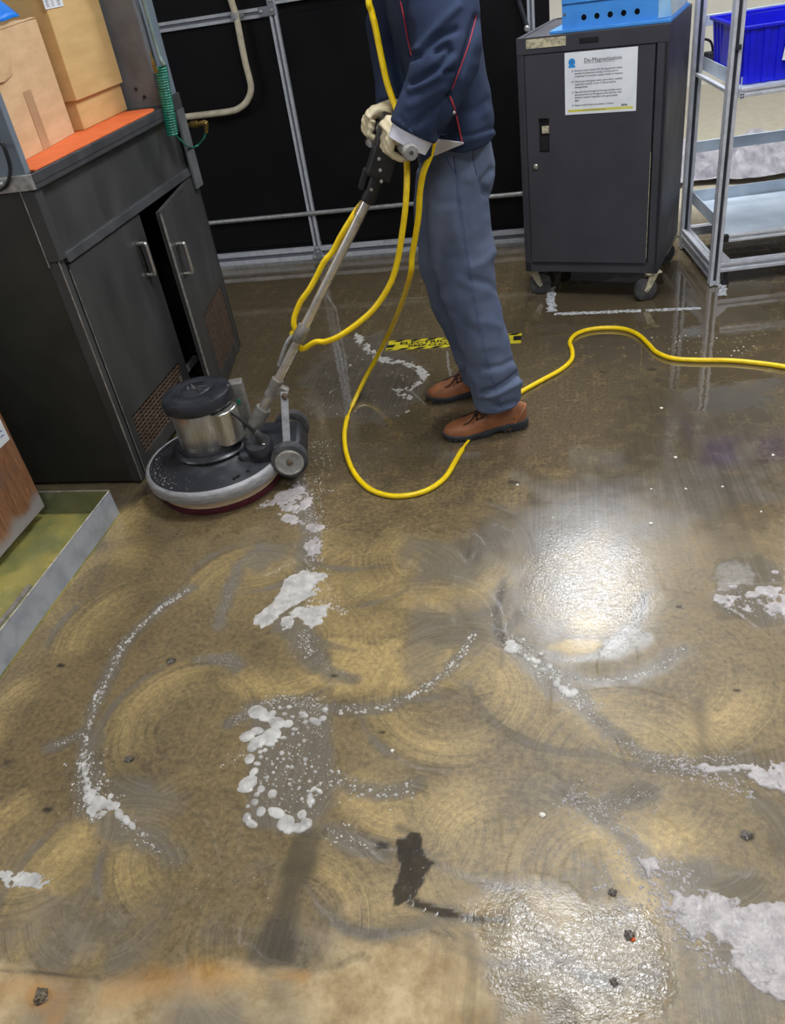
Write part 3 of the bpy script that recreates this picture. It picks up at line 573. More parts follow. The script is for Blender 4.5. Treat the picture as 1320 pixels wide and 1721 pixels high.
# ------------------------------------------------------------------ room shell
WY = 4.557                            # face of the black partition
WH = 2.4
wall = ob('wall_back', MB().box((-1.9, WY + .035, WH / 2), (3.62, .03, WH)), M['black_panel']); tag(wall, 'black panelled partition framed in slotted aluminium', None, None, 'structure')
def rail(name, p0, p1, w, d, up, parent, m='alu'):
    # slotted extrusion: two lips with a recessed groove between, face towards -y
    p0 = Vector(p0); p1 = Vector(p1); t = (p1 - p0).normalized(); u = Vector(up); q = u.cross(t).normalized()
    Mx = Matrix((t, u, q)).transposed(); L = (p1 - p0).length; c = (p0 + p1) / 2; g = MB()
    for s in (-1, 1): g.box(c + u * s * w * .33, (L, w * .34, d), M=Mx)
    o = ob(name, g, M[m], parent, bev=.0012, seg=1)
    ob('groove', MB().box(c, (L, w * .36, d * .45), M=Mx), M['alu_groove'], o); return o
zt, zl, zb_ = 1.268, .279, .075
for (x0, x1) in ((-3.7, -1.46), (-1.42, -.19), (-.165, -.095)):
    for (z0, z1) in ((.11, .272), (.286, 1.245), (1.292, 2.36)) if x1 > -1.46 + .0 and x0 < -.5 else ((.11, 2.36),):
        ob('panel', MB().box(((x0 + x1) / 2, WY + .012, (z0 + z1) / 2), (x1 - x0, .012, z1 - z0)), M['black_panel'], wall, bev=.001, seg=1)
rail('rail', (-3.7, WY, zt), (-1.463, WY, zt), .044, .03, (0, 0, 1), wall)
rail('rail', (-1.42, WY, zt + .045), (-.19, WY, zt + .045), .04, .03, (0, 0, 1), wall)
rail('post', (-1.441, WY, .06), (-1.441, WY, WH), .04, .034, (1, 0, 0), wall)
rail('post', (-.176, WY, .06), (-.176, WY, WH), .034, .034, (1, 0, 0), wall)
rail('post', (-3.7, WY, .06), (-3.7, WY, WH), .04, .034, (1, 0, 0), wall)
rail('bottom_rail', (-3.7, WY - .004, .052), (-.085, WY - .004, .052), .07, .03, (0, 0, 1), wall)
rail('top_rail', (-3.7, WY, WH), (-.085, WY, WH), .044, .04, (0, 0, 1), wall)
ob('kick_strip', MB().box((-1.9, WY - .004, .009), (3.62, .03, .018)), M['steel'], wall)
ob('cross_bar', MB().cyl((-3.7, WY - .02, zl), (-.2, WY - .02, zl), .0125), M['steel'], wall, smooth=40)
def plate(name, poly, y, holes, parent):
    g = MB().prism([(x, y, z) for x, z in poly], (0, .005, 0)); o = ob(name, g, M['plate'], parent, bev=.001, seg=1)
    for x, z in holes: ob('bolt', MB().lathe([(.0085, 0), (.0085, .004), (.005, .007), (.0, .0075)], (x, y, z), (0, -1, 0), 12), M['steel'], o, smooth=40)
    return o
plate('bracket_plate', [(-1.51, 1.25), (-1.425, 1.25), (-1.425, 1.33), (-1.456, 1.33), (-1.456, 1.292), (-1.51, 1.292)], WY - .026, [(-1.497, 1.271), (-1.44, 1.271), (-1.44, 1.312)], wall)
plate('gusset_plate', [(-1.478, .018), (-1.398, .018), (-1.398, .03), (-1.43, .095), (-1.452, .095), (-1.478, .03)], WY - .03, [(-1.465, .033), (-1.412, .033), (-1.441, .06), (-1.441, .083)], wall)
br = ob('brace', MB().tube([PY(862, -30, WY - .05), PY(886, 46, WY - .05)], .012, 10), M['alu_dark'], wall, smooth=40)
ob('bolt', MB().lathe([(.014, 0), (.014, .01), (.008, .016), (0, .016)], PY(886, 48, WY - .06), (0, -1, 0), 12), M['steel'], br, smooth=40)
# the far part of the room, seen past the end of the partition
o = ob('wall_far', MB().box((1.0, 8.6, .7), (10, .1, 1.4)), M['cream_wall']); tag(o, 'cream wall across the far end of the room', None, None, 'structure')
o = ob('wall_far_added', MB().box((1.0, 8.61, 2.25), (10, .1, 1.7)), M['dark_wall']); tag(o, 'unseen upper far wall, added dark grey for the floor reflections', None, None, 'structure')  # unseen band added dark so rack posts stand out in the wet floor
o = ob('ceiling', MB().box((.4, 2.9, 3.09), (9.2, 11.4, .06)), M['ceiling']); tag(o, 'pale tiled ceiling above the work area', None, None, 'structure')
LAMPS = [(.16, 5.0, .62, 1.15, 'bright ceiling troffer beyond the end of the black partition'), (-.03, 2.18, .80, .46, 'ceiling troffer right above the worker and the scrubbed floor'), (-.1, -.6, 1.0, .3, 'ceiling troffer behind the photographer'),
         (-4.1, .8, .4, 1.0, 'ceiling troffer over the black cabinet side of the room'), (1.7, 1.6, .28, 1.2, 'unseen ceiling light added over the right side to brighten the rack posts'), (2.5, 5.4, .3, 1.0, 'ceiling troffer in the far right part of the room')]  # right-side light is added, out of view, to brighten the rack posts
for i, (x, y, w, d, lbl) in enumerate(LAMPS):
    t = thing('ceiling_light', lbl, 'lamp', (x, y, 3.06), 'ceiling troffers')
    g = MB()
    for sx, sy, dw, dd in ((0, 1, w + .06, .03), (0, -1, w + .06, .03), (1, 0, .03, d), (-1, 0, .03, d)): g.box((x + sx * (w + .03) / 2, y + sy * (d + .03) / 2, 3.035), (dw, dd, .05))
    ob('frame', g, M['alu'], t); ob('diffuser', MB().box((x, y, 3.04), (w, d, .012)), M['lamp'], t)

# conduit on the partition
t = thing('conduit_pipe', 'cream painted conduit bending round a corner on the black partition', 'pipe', PY(398, 20, WY - .06))
cy_ = WY - .055
pts = [PY(382, -22, cy_), PY(390, 5, cy_), PY(398, 32, cy_), PY(411, 98, cy_), PY(419, 130, cy_), PY(422, 146, cy_), PY(420, 160, cy_), PY(413, 173, cy_), PY(402, 182, cy_), PY(388, 187, cy_), PY(350, 192, cy_), PY(300, 198, cy_), PY(285, 200, cy_)]
ob('pipe', MB().tube(smoothline(pts, 5), .0165, 14), M['conduit'], t, smooth=60)
c = PY(395, 27, cy_); cb = ob('clamp', MB().tube([c + Vector((0, 0, -.014)), c + Vector((0, 0, .014))], .021, 14), M['steel'], t, smooth=40)
ob('clamp_screw', MB().box(c + Vector((.03, .01, 0)), (.03, .012, .016)).cyl(c + Vector((.034, -.012, 0)), c + Vector((.034, .03, 0)), .007, seg=8), M['steel'], cb)

# ------------------------------------------------------------------ black workstation cabinet with a hooded ledge on top
CX, Y0, Y1 = -1.54, 2.238, 3.385
cab = thing('workstation_cabinet', 'black steel cabinet with two grilled doors, one ajar, and a ledge on top', 'cabinet', (-1.85, 2.8, 0))
BW = .66                               # depth back from the front
ob('side_panel', MB().box((CX - BW / 2, Y0 + .006, .525), (BW - .02, .012, 1.03)), M['cab_side'], cab, bev=.002)
ob('side_panel', MB().box((CX - BW / 2, Y1 - .006, .525), (BW, .012, 1.03)), M['cab_side'], cab, bev=.002)
ob('back_panel', MB().box((CX - BW + .006, (Y0 + Y1) / 2, .525), (.012, Y1 - Y0 - .03, 1.03)), M['cab_in'], cab)
ob('bottom_shelf', MB().box((CX - BW / 2 - .02, (Y0 + Y1) / 2, .17), (BW - .06, Y1 - Y0 - .03, .016)), M['cab_in'], cab)
ob('corner_post', MB().box((CX - .018, Y0 + .016, .415), (.034, .036, .81)).box((CX - .012, Y0 + .017, .93), (.044, .042, .21)), M['cab'], cab, bev=.0015)
ob('corner_post', MB().box((CX - .018, Y1 - .018, .415), (.034, .034, .81)), M['cab'], cab, bev=.0015)
ob('edge_strip', MB().box((CX + .001, Y0 + .0005, .42), (.003, .003, .81)), M['edge'], cab)
ob('edge_strip', MB().box((CX + .002, Y0 + .039, .40), (.003, .003, .77)), M['edge'], cab)
ob('edge_strip', MB().box((CX - .0335, Y0 - .0045, .93), (.003, .003, .24)), M['edge'], cab)
ob('header_panel', MB().box((CX - .012, (Y0 + Y1) / 2 + .02, .925), (.012, Y1 - Y0 - .05, .22)), M['cab'], cab)
ob('header_lip', MB().hexa([(CX - .02, Y0 + .04, .806), (CX + .012, Y0 + .04, .806), (CX + .012, Y1, .806), (CX - .02, Y1, .806)], [(CX - .02, Y0 + .04, .836), (CX + .006, Y0 + .04, .836), (CX + .006, Y1, .836), (CX - .02, Y1, .836)]), M['ledge'], cab, bev=.002)
ob('ledge', MB().box((CX - .32, (Y0 + Y1) / 2 - .01, 1.066), (.68, Y1 - Y0 - .02, .03)).box((CX + .012, (Y0 + Y1) / 2 - .01, 1.058), (.012, Y1 - Y0 - .02, .046)), M['ledge'], cab, bev=.003)
ob('ledge_end_lip', MB().box((CX - .32, Y0 - .006, 1.06), (.68, .012, .044)), M['edge'], cab, bev=.002)
ob('hood_panel', MB().box((CX - .30, 3.29, 1.53), (.6, .10, .90)), M['slab'], cab, bev=.004)
ob('hood_trim', MB().box((CX + .003, 3.335, 1.53), (.006, .11, .90)), M['slab_near'], cab, bev=.002)
ob('hood_panel', MB().box((CX - .33, Y0 + .012, 1.53), (.67, .026, .90)), M['slab_near'], cab, bev=.003)
ob('ledge_stop', MB().box((CX + .018, 3.315, 1.078), (.012, .12, .055)), M['cab'], cab, bev=.002)
ob('ledge_stop', MB().box((CX + .018, 3.345, .90), (.012, .07, .30)), M['slab'], cab, bev=.002)
for z, y in ((1.15, 3.237), (1.12, 3.237)): ob('screw_hole', MB().lathe([(.006, 0), (.006, .003), (.004, .002), (0, .001)], (CX - (.085 if z > 1.13 else .06), y + .001, z), (0, -1, 0), 10), M['cart_dark'], cab)
def door(p0, ang, W, zb0, zt0, parent, hinge_far):
    # p0: free or fixed near edge on the plane; door runs along +y turned by ang
    d = Vector((math.sin(ang), math.cos(ang), 0)); n = Vector((d.y, -d.x, 0)); p0 = Vector(p0)
    Mx = Matrix((d, n, Vector((0, 0, 1)))).transposed(); H = zt0 - zb0
    def at(u, v, w=0): return p0 + d * u + Vector((0, 0, zb0 + v)) + n * w
    gu0, gu1, gv0, gv1 = (.035, W - .055, .05, .205) if not hinge_far else (.16, W - .045, .06, .33)
    g = MB()
    def pan(u0, u1, v0, v1): g.box(at((u0 + u1) / 2, (v0 + v1) / 2, -.009), (u1 - u0, .018, v1 - v0), M=Mx)
    pan(0, W, gv1, H); pan(0, W, 0, gv0); pan(0, gu0, gv0, gv1); pan(gu1, W, gv0, gv1)
    o = ob('door', g, M['cab'], parent)
    # grille: rows of slits as bars
    gr = MB(); nv_ = int((gv1 - gv0) / .0145); nu = int((gu1 - gu0) / .026)
    for k in range(nv_ + 1): gr.box(at((gu0 + gu1) / 2, gv0 + (gv1 - gv0) * k / nv_, -.006), (gu1 - gu0, .004, .0062), M=Mx)
    for k in range(nu + 1): gr.box(at(gu0 + (gu1 - gu0) * k / nu, (gv0 + gv1) / 2, -.005), (.005, .004, gv1 - gv0), M=Mx)
    tag(ob('grille', gr, M['grille'], o), None, None, None, 'stuff')
    bk = ob('grille_backing', MB().box(at((gu0 + gu1) / 2, (gv0 + gv1) / 2, -.016), (gu1 - gu0, .003, gv1 - gv0), M=Mx), M['cart_dark'], o)
    hu = W - .075 if not hinge_far else .075
    hz0 = H - .20 if not hinge_far else H - .255
    pts = [at(hu, hz0 + .115, 0), at(hu, hz0 + .115, .022), at(hu, hz0 + .108, .03), at(hu, hz0 + .06, .031), at(hu, hz0 + .007, .03), at(hu, hz0, .022), at(hu, hz0, 0)]
    ob('door_handle', MB().tube(smoothline(pts, 5), (.0075), 10), M['chrome'], o, smooth=60)
    ob('handle_plate', MB().box(at(hu, hz0 + .0575, .001), (.034, .002, .135), M=Mx), M['cab_side'], o)
    ob('edge_strip', MB().box(at(.001 if hinge_far else W - .001, H / 2, .0), (.016, .004, H - .01), M=Mx) if hinge_far else MB().box(at(W - .012, .04, .001), (.024, .003, .08), M=Mx), M['edge'], o)
    return o
door((CX + .004, Y0 + .042, 0), 0, .525, .03, .80, cab, False)
ang = math.atan2(CX - (-1.449), 3.37 - 2.80)
door((-1.449, 2.80, 0), ang, .575, .012, .80, cab, True)
ob('floor_lip', MB().box((CX - .01, 2.83, .168), (.02, .2, .022)), M['edge'], cab)
ob('catch', MB().box((CX - .01, 2.80, .775), (.014, .02, .012)), M['chrome'], cab)

# things on and around the ledge
LZ = 1.0815
mt = MB().prism([(x, y, LZ) for x, y in [(-2.1, Y0 + .03), (CX + .016, Y0 + .03), (CX + .016, 3.12), (CX + .008, 3.15), (CX - .012, 3.175), (CX - .05, 3.185), (-2.1, 3.185)]], (0, 0, .005))
tag(ob('ledge_mat', mt, M['orange'], bev=.001), 'orange mat covering the ledge of the black cabinet', 'mat')
BZ = LZ + .0055
def quadbox(base, h, top=None, grow=0.0):
    b = [Vector((x, y, BZ)) for x, y in base]; return b, [Vector((p.x, p.y, BZ + h)) for p in b]
# nearer box: open, its torn flap hanging over the front
n_before = set(D.objects)
b1 = thing('cardboard_box', 'worn open cardboard box with a torn front flap and taped seam, nearer of the two', 'box', (-1.85, 2.6, BZ))
X1 = -1.645; ya, yb = 2.41, 2.822; h1 = .345
g = MB(); th = .006
g.box((X1 - th / 2, (ya + yb) / 2, BZ + h1 / 2), (th, yb - ya, h1)); g.box((X1 - .36, (ya + yb) / 2, BZ + h1 / 2), (th, yb - ya, h1))
g.box((X1 - .18, ya + th / 2, BZ + h1 / 2), (.355, th, h1)); g.box((X1 - .18, yb - th / 2, BZ + h1 / 2), (.355, th, h1)); g.box((X1 - .18, (ya + yb) / 2, BZ + th / 2), (.35, yb - ya - .01, th))
ob('carton', g, M['card1'], b1, bev=.0015)
rr = random.Random(3)
def ragged(u0, u1, v0, v1, n=9):
    top = [(u0 + (u1 - u0) * k / n, v1 + rr.uniform(-.006, .006)) for k in range(n + 1)]
    return top
fl = [(ya + .0, .215), (ya + .05, .212), (ya + .115, .225), (ya + .122, .26), (ya + .10, .30), (ya + .115, .325), (ya + .06, .352), (ya + .0, .362)]
ob('torn_flap', MB().prism([(X1 + .002 + .006 * (v > .24), u, BZ + v) for u, v in fl], (.005, 0, 0)), M['card1'], b1, bev=.001)
ob('torn_edge', MB().prism([(X1 - .002, u, BZ + v) for u, v in [(ya + .0, h1 - .012), (ya + .12, h1 - .006)] + ragged(yb - .0, ya + .0, 0, h1 + .008)], (.004, 0, 0)), M['card1'], b1)
ob('packing_tape', MB().box((X1 + .001, 2.585, BZ + .085), (.0016, .055, .17)), M['tape_clear'], b1)
TB = Matrix.Translation((X1, ya, 0)) @ Matrix.Rotation(math.radians(6.2), 4, 'Z') @ Matrix.Translation((-X1, -ya, 0))
for o_ in [o_ for o_ in D.objects if o_ not in n_before and o_.type == 'MESH']: o_.data.transform(TB)
# farther box: tall, with a lid sleeve
b2 = thing('cardboard_box', 'tall tan cardboard box with a deep lid and white shipping label, behind the torn box', 'box', (-1.86, 3.0, BZ))
X2 = -1.661; yc, yd = 2.858, 3.214
ob('carton', MB().box((X2 - .19, (yc + yd) / 2, BZ + .18), (.36, yd - yc, .36)), M['card2'], b2, bev=.003)
ob('lid', MB().box((X2 - .186, (yc + yd) / 2 - .002, BZ + .093 + .24), (.376, yd - yc + .012, .48)), M['card2'], b2, bev=.003)
lb = ob('shipping_label', MB().box((X2 + .0035, 2.90, BZ + .455), (.0016, .12, .18)), M['label'], b2)
def text(name, s, size, M4, m, parent, ext=.0004, align='LEFT', space=1.0, bold=0.0):
    cu = D.curves.new(name, 'FONT'); cu.body = s; cu.size = size; cu.extrude = ext; cu.align_x = align; cu.resolution_u = 2; cu.space_line = space; cu.offset = bold
    o = D.objects.new('tmp', cu); COL.objects.link(o); dg = bpy.context.evaluated_depsgraph_get(); me = D.meshes.new_from_object(o.evaluated_get(dg))
    D.objects.remove(o); me.transform(M4); me.name = name; return ob(name, me, m, parent)
def frame(o, xd, yd):                  # matrix with local x and y along the given directions
    xd = Vector(xd).normalized(); yd = Vector(yd); yd = (yd - xd * yd.dot(xd)).normalized(); z = xd.cross(yd)
    m = Matrix((xd, yd, z)).transposed().to_4x4(); m.translation = Vector(o); return m
fr = frame((X2 + .0045, 2.845, BZ + .385), (0, 1, 0), (0, 0, 1))
g = MB()
for k in range(3):
    for j in range(7): g.box((X2 + .0046, 2.856 + k * .036 + rr.random() * .004, BZ + .372 + j * .005), (.0006, .012 + rr.random() * .008 if k != 1 else .010, .0022))
ob('label_print', g, M['ink_soft'], lb)
# blue plastic lying over the open box
def crumple(nx_, ny_, f, m, name, th=.002, parent=None):
    g = MB(); vs = []; 
    for i in range(nx_ + 1):
        for j in range(ny_ + 1): vs.append(f(i / nx_, j / ny_))
    g.add(vs, [(i * (ny_ + 1) + j, i * (ny_ + 1) + j + 1, (i + 1) * (ny_ + 1) + j + 1, (i + 1) * (ny_ + 1) + j) for i in range(nx_) for j in range(ny_)])
    o = ob(name, g, m, parent); s = o.modifiers.new('solid', 'SOLIDIFY'); s.thickness = th; s.offset = 0
    for p in o.data.polygons: p.use_smooth = True
    return o
def bag(u, v):
    y = 2.415 + .275 * u; p = Vector((X1 + .006 - .025 * u - .30 * v, y, BZ + h1 + .016 + .09 * math.sin(v * 2.6) * (.7 + .3 * u) + .05 * v))
    n = noise.noise(Vector((u * 4, v * 5, 1.3))); return p + Vector((.0, .006 * n, .022 * n * (0.25 + v)))
tag(crumple(16, 16, bag, M['blue_bag'], 'plastic_bag', .003), 'bright blue plastic sheet stuffed in the open cardboard box', 'bag')
# dark cable hanging on the near hood panel
t = thing('power_cable', 'dark cable hanging in a loop on the grey hood panel', 'cable', (-1.62, Y0 - .02, 1.08))
pts = [PY(-14, 236, Y0 - .018), PY(2, 240, Y0 - .018), PY(12, 262, Y0 - .018), PY(17, 285, Y0 - .018), PY(13, 306, Y0 - .022), PY(2, 318, Y0 - .022), PY(-12, 320, Y0 - .022)]
ob('cable', MB().tube(smoothline(pts, 6), .0055, 8), M['cable'], t, smooth=60)
ob('strain_relief', MB().cyl(PY(-6, 311, Y0 - .022), PY(8, 309, Y0 - .022), .008, seg=10), M['steel'], t, smooth=40)

# coiled air hose with its fittings
t = thing('air_hose', 'green coiled air hose with brass tips hanging at the hood corner', 'hose', PX(285, 180, -1.5))
HX = -1.505
a = PX(270, 112, HX); b = PX(290, 226, HX); n = 26; pts = []
for k in range(n * 12 + 1):
    f = k / (n * 12); p = a.lerp(b, f); w = 2 * math.pi * k / 12
    pts.append(p + Vector((.021 * math.cos(w), .021 * math.sin(w), 0)))
ob('coil', MB().tube(pts, .0042, 6), M['hose'], t, smooth=60)
ob('lead_tube', MB().tube(smoothline([PX(232, -20, HX), PX(243, 8, HX), PX(255, 50, HX), PX(268, 95, HX), a + Vector((.018, 0, .0))], 6), .0075, 10), M['clear'], t, smooth=60)
c0 = PX(263, 122, HX + .01); c1 = PX(252, 86, HX + .01)
ob('nozzle', MB().tube([c0, c0.lerp(c1, .3), c0.lerp(c1, .32), c0.lerp(c1, .6), c0.lerp(c1, .62), c1], [.009, .009, .0065, .0065, .004, .002], 8), M['brass'], t, smooth=30)
v0 = PY(312, 211, 3.42); v1 = PY(344, 207, 3.42); v2 = PY(346, 218, 3.42)
ob('elbow_fitting', MB().tube([v0, v0.lerp(v1, .3), v0.lerp(v1, .32), v0.lerp(v1, .62), v0.lerp(v1, .64), v1, v1 + Vector((.008, 0, -.006))], [.008, .008, .014, .014, .009, .0135, .0135], 10).tube([v1 + Vector((.004, 0, -.004)), v2 + Vector((0, 0, -.012))], [.012, .007], 8), M['brass'], t, smooth=30)
ob('tail_tube', MB().tube(smoothline([b, PX(300, 232, HX), PX(315, 246, HX) , PY(330, 246, 3.42), PY(343, 232, 3.42), PY(346, 218, 3.42)], 6), .004, 8), M['hose'], t, smooth=60)

# ------------------------------------------------------------------ galvanised drip tray and what lies in it
ty0, ty1, tx0, tx1, tz = .9, 2.045, -2.35, -1.538, .10
t = thing('drip_tray', 'low galvanised drip tray with oily bottom at the left edge', 'tray', ((tx0 + tx1) / 2, 1.6, 0))
ob('tray_bottom', MB().box(((tx0 + tx1) / 2, (ty0 + ty1) / 2, .003), (tx1 - tx0, ty1 - ty0, .006)), M['tray_in'], t)
ob('tray_wall', MB().hexa([(tx1 - .004, ty0, 0), (tx1, ty0, 0), (tx1, ty1, 0), (tx1 - .004, ty1, 0)], [(tx1 - .008, ty0, tz), (tx1 - .004, ty0, tz), (tx1 - .004, ty1, tz), (tx1 - .008, ty1, tz)]), M['galv'], t)
ob('tray_wall', MB().box(((tx0 + tx1) / 2 - .005, ty1 + .002, tz / 2), (tx1 - tx0 - .01, .004, tz)), M['tray_wall'], t)
ob('tray_wall', MB().box((tx0, (ty0 + ty1) / 2, tz / 2), (.004, ty1 - ty0, tz)), M['galv'], t)
ob('tray_rim', MB().tube([(tx1 - .006, ty0, tz), (tx1 - .006, ty1, tz)], .0025, 6).tube([(tx1 - .006, ty1 + .002, tz), (tx0, ty1 + .002, tz)], .0025, 6), M['edge'], t)
for k, (xa, xb, lab) in enumerate(((-1.672, -1.655, 'pale flat bar lying in the drip tray, farther from its rim'), (-1.628, -1.604, 'pale flat bar lying in the drip tray along its rim'))):
    tag(ob('flat_bar', MB().hexa([(xa, .95, .007), (xb, .95, .007), (xb, 1.66, .007), (xa, 1.66, .007)], [(xa + .002, .95, .013), (xb - .002, .95, .013), (xb - .002, 1.66, .013), (xa + .002, 1.66, .013)]), M['edge' if k else 'edge']), lab, 'bar', 'flat bars in the drip tray')
# stained wooden crate standing in the tray
wx, wy = -1.803, 2.03
t = thing('wooden_crate', 'red-brown stained wooden crate standing in the drip tray', 'crate', (-2.05, 1.5, .03))
ob('front_panel', MB().box((wx - .01, wy - .55, .36), (.02, 1.1, .62)), M['wood'], t, bev=.004)
ob('side_panel', MB().box((wx - .26, wy - .008, .36), (.5, .016, .62)), M['wood'], t, bev=.003)
ob('top_panel', MB().box((wx - .26, wy - .55, .675), (.52, 1.1, .02)), M['wood'], t, bev=.003)
ob('skid', MB().hexa([(wx - .10, wy - 1.05, .007), (wx - .055, wy - 1.05, .007), (wx - .055, wy - .03, .007), (wx - .10, wy - .03, .007)], [(wx - .10, wy - 1.05, .056), (wx - .006, wy - 1.05, .056), (wx - .006, wy - .01, .056), (wx - .10, wy - .01, .056)]), M['wood'], t)
ob('skid', MB().box((wx - .42, wy - .55, .028), (.08, 1.05, .042)), M['wood'], t)
lb = ob('crate_label', MB().box((wx + .0012, 1.955, .372), (.0016, .115, .075)), M['label'], t)
g = MB()
for k, (y, z, w, h) in enumerate([(1.99, .395, .012, .012), (1.99, .378, .014, .008), (1.975, .395, .01, .01), (1.972, .378, .012, .01), (1.985, .362, .03, .006), (1.955, .39, .014, .012), (1.955, .368, .02, .01), (1.93, .38, .02, .02)]):
    g.box((wx + .0025, y, z), (.0006, w * .55, h * .5)).box((wx + .0025, y + w * .3, z - h * .35), (.0006, w * .3, h * .25))
ob('label_print', g, M['ink_blue'], lb)

# ------------------------------------------------------------------ rotary floor scrubber
C = Vector((-1.228, 2.252, 0)); TH = math.radians(14); hd = Vector((math.cos(TH), math.sin(TH), 0)); hl = Vector((hd.y, -hd.x, 0))   # hl: towards the viewer
mc = thing('floor_scrubber', 'black and chrome rotary floor scrubbing machine with a long handle, on a maroon pad', 'floor machine', (C.x, C.y, 0))
def cl(prof, z=0, seg=56, off=(0, 0, 0)): return MB().lathe([(r, h + z) for r, h in prof], C + Vector(off), (0, 0, 1), seg)
ob('scrub_pad', cl([(.05, .001), (.217, .001), (.22, .006), (.218, .022), (.05, .022)]), M['pad'], mc, smooth=50)
ob('pad_driver', cl([(.05, .0225), (.214, .0225), (.219, .028), (.219, .052), (.212, .058), (.05, .058)]), M['driver'], mc, smooth=50)
ob('bumper', cl([(.232, .066), (.244, .062), (.249, .068), (.250, .096), (.246, .104), (.236, .108), (.23, .10)]), M['bumper'], mc, smooth=60)
dk = ob('deck', cl([(.20, .07), (.232, .072), (.234, .106), (.225, .110), (.19, .120), (.15, .130), (.128, .142), (.122, .152), (.06, .152)]), M['deck'], mc, smooth=50)
def loc(f, l, z): return C + hd * f + hl * l + Vector((0, 0, z))
HM = Matrix((hd, -hl, Vector((0, 0, 1)))).transposed()
tail = MB().hexa([loc(.12, .13, .078), loc(.33, .085, .078), loc(.33, -.085, .078), loc(.12, -.13, .078)], [loc(.10, .115, .155), loc(.312, .078, .148), loc(.312, -.078, .148), loc(.10, -.115, .155)])
ob('deck_tail', tail, M['deck'], mc, bev=.014, seg=3, smooth=50)
ob('motor_base', cl([(.06, .148), (.135, .148), (.137, .155), (.128, .163), (.118, .165), (.116, .174), (.06, .174)]), M['cap'], mc, smooth=40)
ob('motor_housing', cl([(.05, .170), (.101, .170), (.103, .174), (.103, .318), (.101, .322), (.05, .322)], seg=64), M['chrome'], mc, smooth=40)
# capacitor cover bulging from the housing, seen front right
ca = math.radians(-20); cd = Vector((math.cos(ca), math.sin(ca), 0)); cs = Vector((-cd.y, cd.x, 0)); pc = []
for k in range(13):
    t = -1.25 + 2.5 * k / 12; pc.append((.052 * math.sin(t) / math.sin(1.25), .096 + .045 * math.cos(t) ** .8 if abs(t) < 1.2 else .082))
bx = MB().prism([C + cs * u + cd * v + Vector((0, 0, .186)) for u, v in pc] , (0, 0, .122))
ob('capacitor_cover', bx, M['chrome'], mc, bev=.004, smooth=50)
cap_ = ob('motor_cap', cl([(.05, .312), (.112, .312), (.119, .317), (.121, .325), (.119, .345), (.114, .355), (.10, .362), (.07, .366), (.066, .364), (.05, .364), (.046, .367), (0.02, .369), (0, .369)], seg=64), M['cap'], mc, smooth=35)
g = MB()
for k in range(5): g.box(C + Vector((-.024 + .012 * k, (.012 * math.sin(k * 1.7)), .3695)), (.007, .03, .002), rz=.5 + .3 * k)
ob('cap_emblem', g, M['rubber'], cap_, bev=.001)
ob('cap_screw', MB().lathe([(.006, 0), (.006, .003), (0, .004)], C + Vector((.104, .03, .355)), (0, 0, 1), 10), M['chrome'], cap_)
sb = ob('switch_box', MB().box(loc(.115, -.10, .25), (.05, .045, .15), M=HM), M['cast'], mc, bev=.004)
ob('indicator', MB().box(loc(.115, -.0765, .255), (.012, .003, .02), M=HM), M['hose'], sb)
g = MB(); rs_ = random.Random(5)
for _ in range(170):
    a_ = math.radians(rs_.gauss(215, 22)); q_ = rs_.uniform(.165, .226); z_ = .128 - (q_ - .15) * .24; b_ = C + Vector((q_ * math.cos(a_), q_ * math.sin(a_), z_ - .0015)); r_ = rs_.uniform(.0008, .0026)
    g.lathe([(r_, 0), (r_ * .8, r_ * .6 + .0012), (0, r_ + .0014)], b_, (0, 0, 1), 6)
tag(ob('soap_specks', g, M['foam'], dk), kind='stuff')
# axle, wheels
WHS = []
for s in (1, -1):
    w0 = loc(.27, .096 * s, .108); w1 = loc(.27, .134 * s, .108)
    tw = ob('wheel', MB().lathe([(.038, -.008), (.04, -.02), (.054, -.021), (.062, -.016), (.064, 0), (.062, .016), (.054, .021), (.04, .02), (.038, .008)], (w0 + w1) / 2, hl, 40), M['rubber'], mc, smooth=40); WHS.append(tw)
    hb = ob('wheel_hub', MB().lathe([(.044, -.019), (.046, .022), (.043, .024), (.041, .016), (.016, .012), (.015, .02), (.0, .021)], (w0 + w1) / 2, hl * s, 32), M['dust_hub'], tw, smooth=35)
    ob('hub_rim', MB().lathe([(.045, .021), (.049, .023), (.049, .017), (.045, .016)], (w0 + w1) / 2, hl * s, 36), M['steel'], tw, smooth=40)
    ob('axle_nut', MB().lathe([(.011, .018), (.011, .027), (.007, .030), (0, .030)], (w0 + w1) / 2, hl * s, 8), M['bolt_steel'], hb)
ob('axle', MB().cyl(loc(.27, .11, .108), loc(.27, -.11, .108), .009, seg=12), M['bolt_steel'], mc, smooth=40)
# handle: straight tube rising towards the worker
H0 = Vector((-1.1136, 2.2805, .135)); Hm = Vector((-.5684, 2.4165, .896)); H1 = Vector((-.488, 2.436, 1.068)); ha = (Hm - H0).normalized(); ha2 = (H1 - Hm).normalized(); HL = (Hm - H0).length
def hp(t): return H0 + ha * t if t <= HL else Hm + ha2 * (t - HL)
hs = hl; hn = ha.cross(hs).normalized()
if hn.z < 0: hn = -hn
def tz(z): return (z - H0.z) / ha.z if z <= Hm.z else HL + (z - Hm.z) / ha2.z
ob('handle_socket', MB().tube([hp(-.01), hp(.075), hp(.077), hp(.145), hp(.15)], [.021, .023, .026, .0275, .0255], 20), M['cast'], mc, smooth=35)
ob('handle_tube', MB().tube([hp(.06), hp(tz(.885))], .0148, 24), M['worn_chrome'], mc, smooth=60)
ob('tube_sleeve', MB().tube([hp(.15), hp(tz(.30))], .0165, 24), M['worn_chrome'], mc, smooth=60)
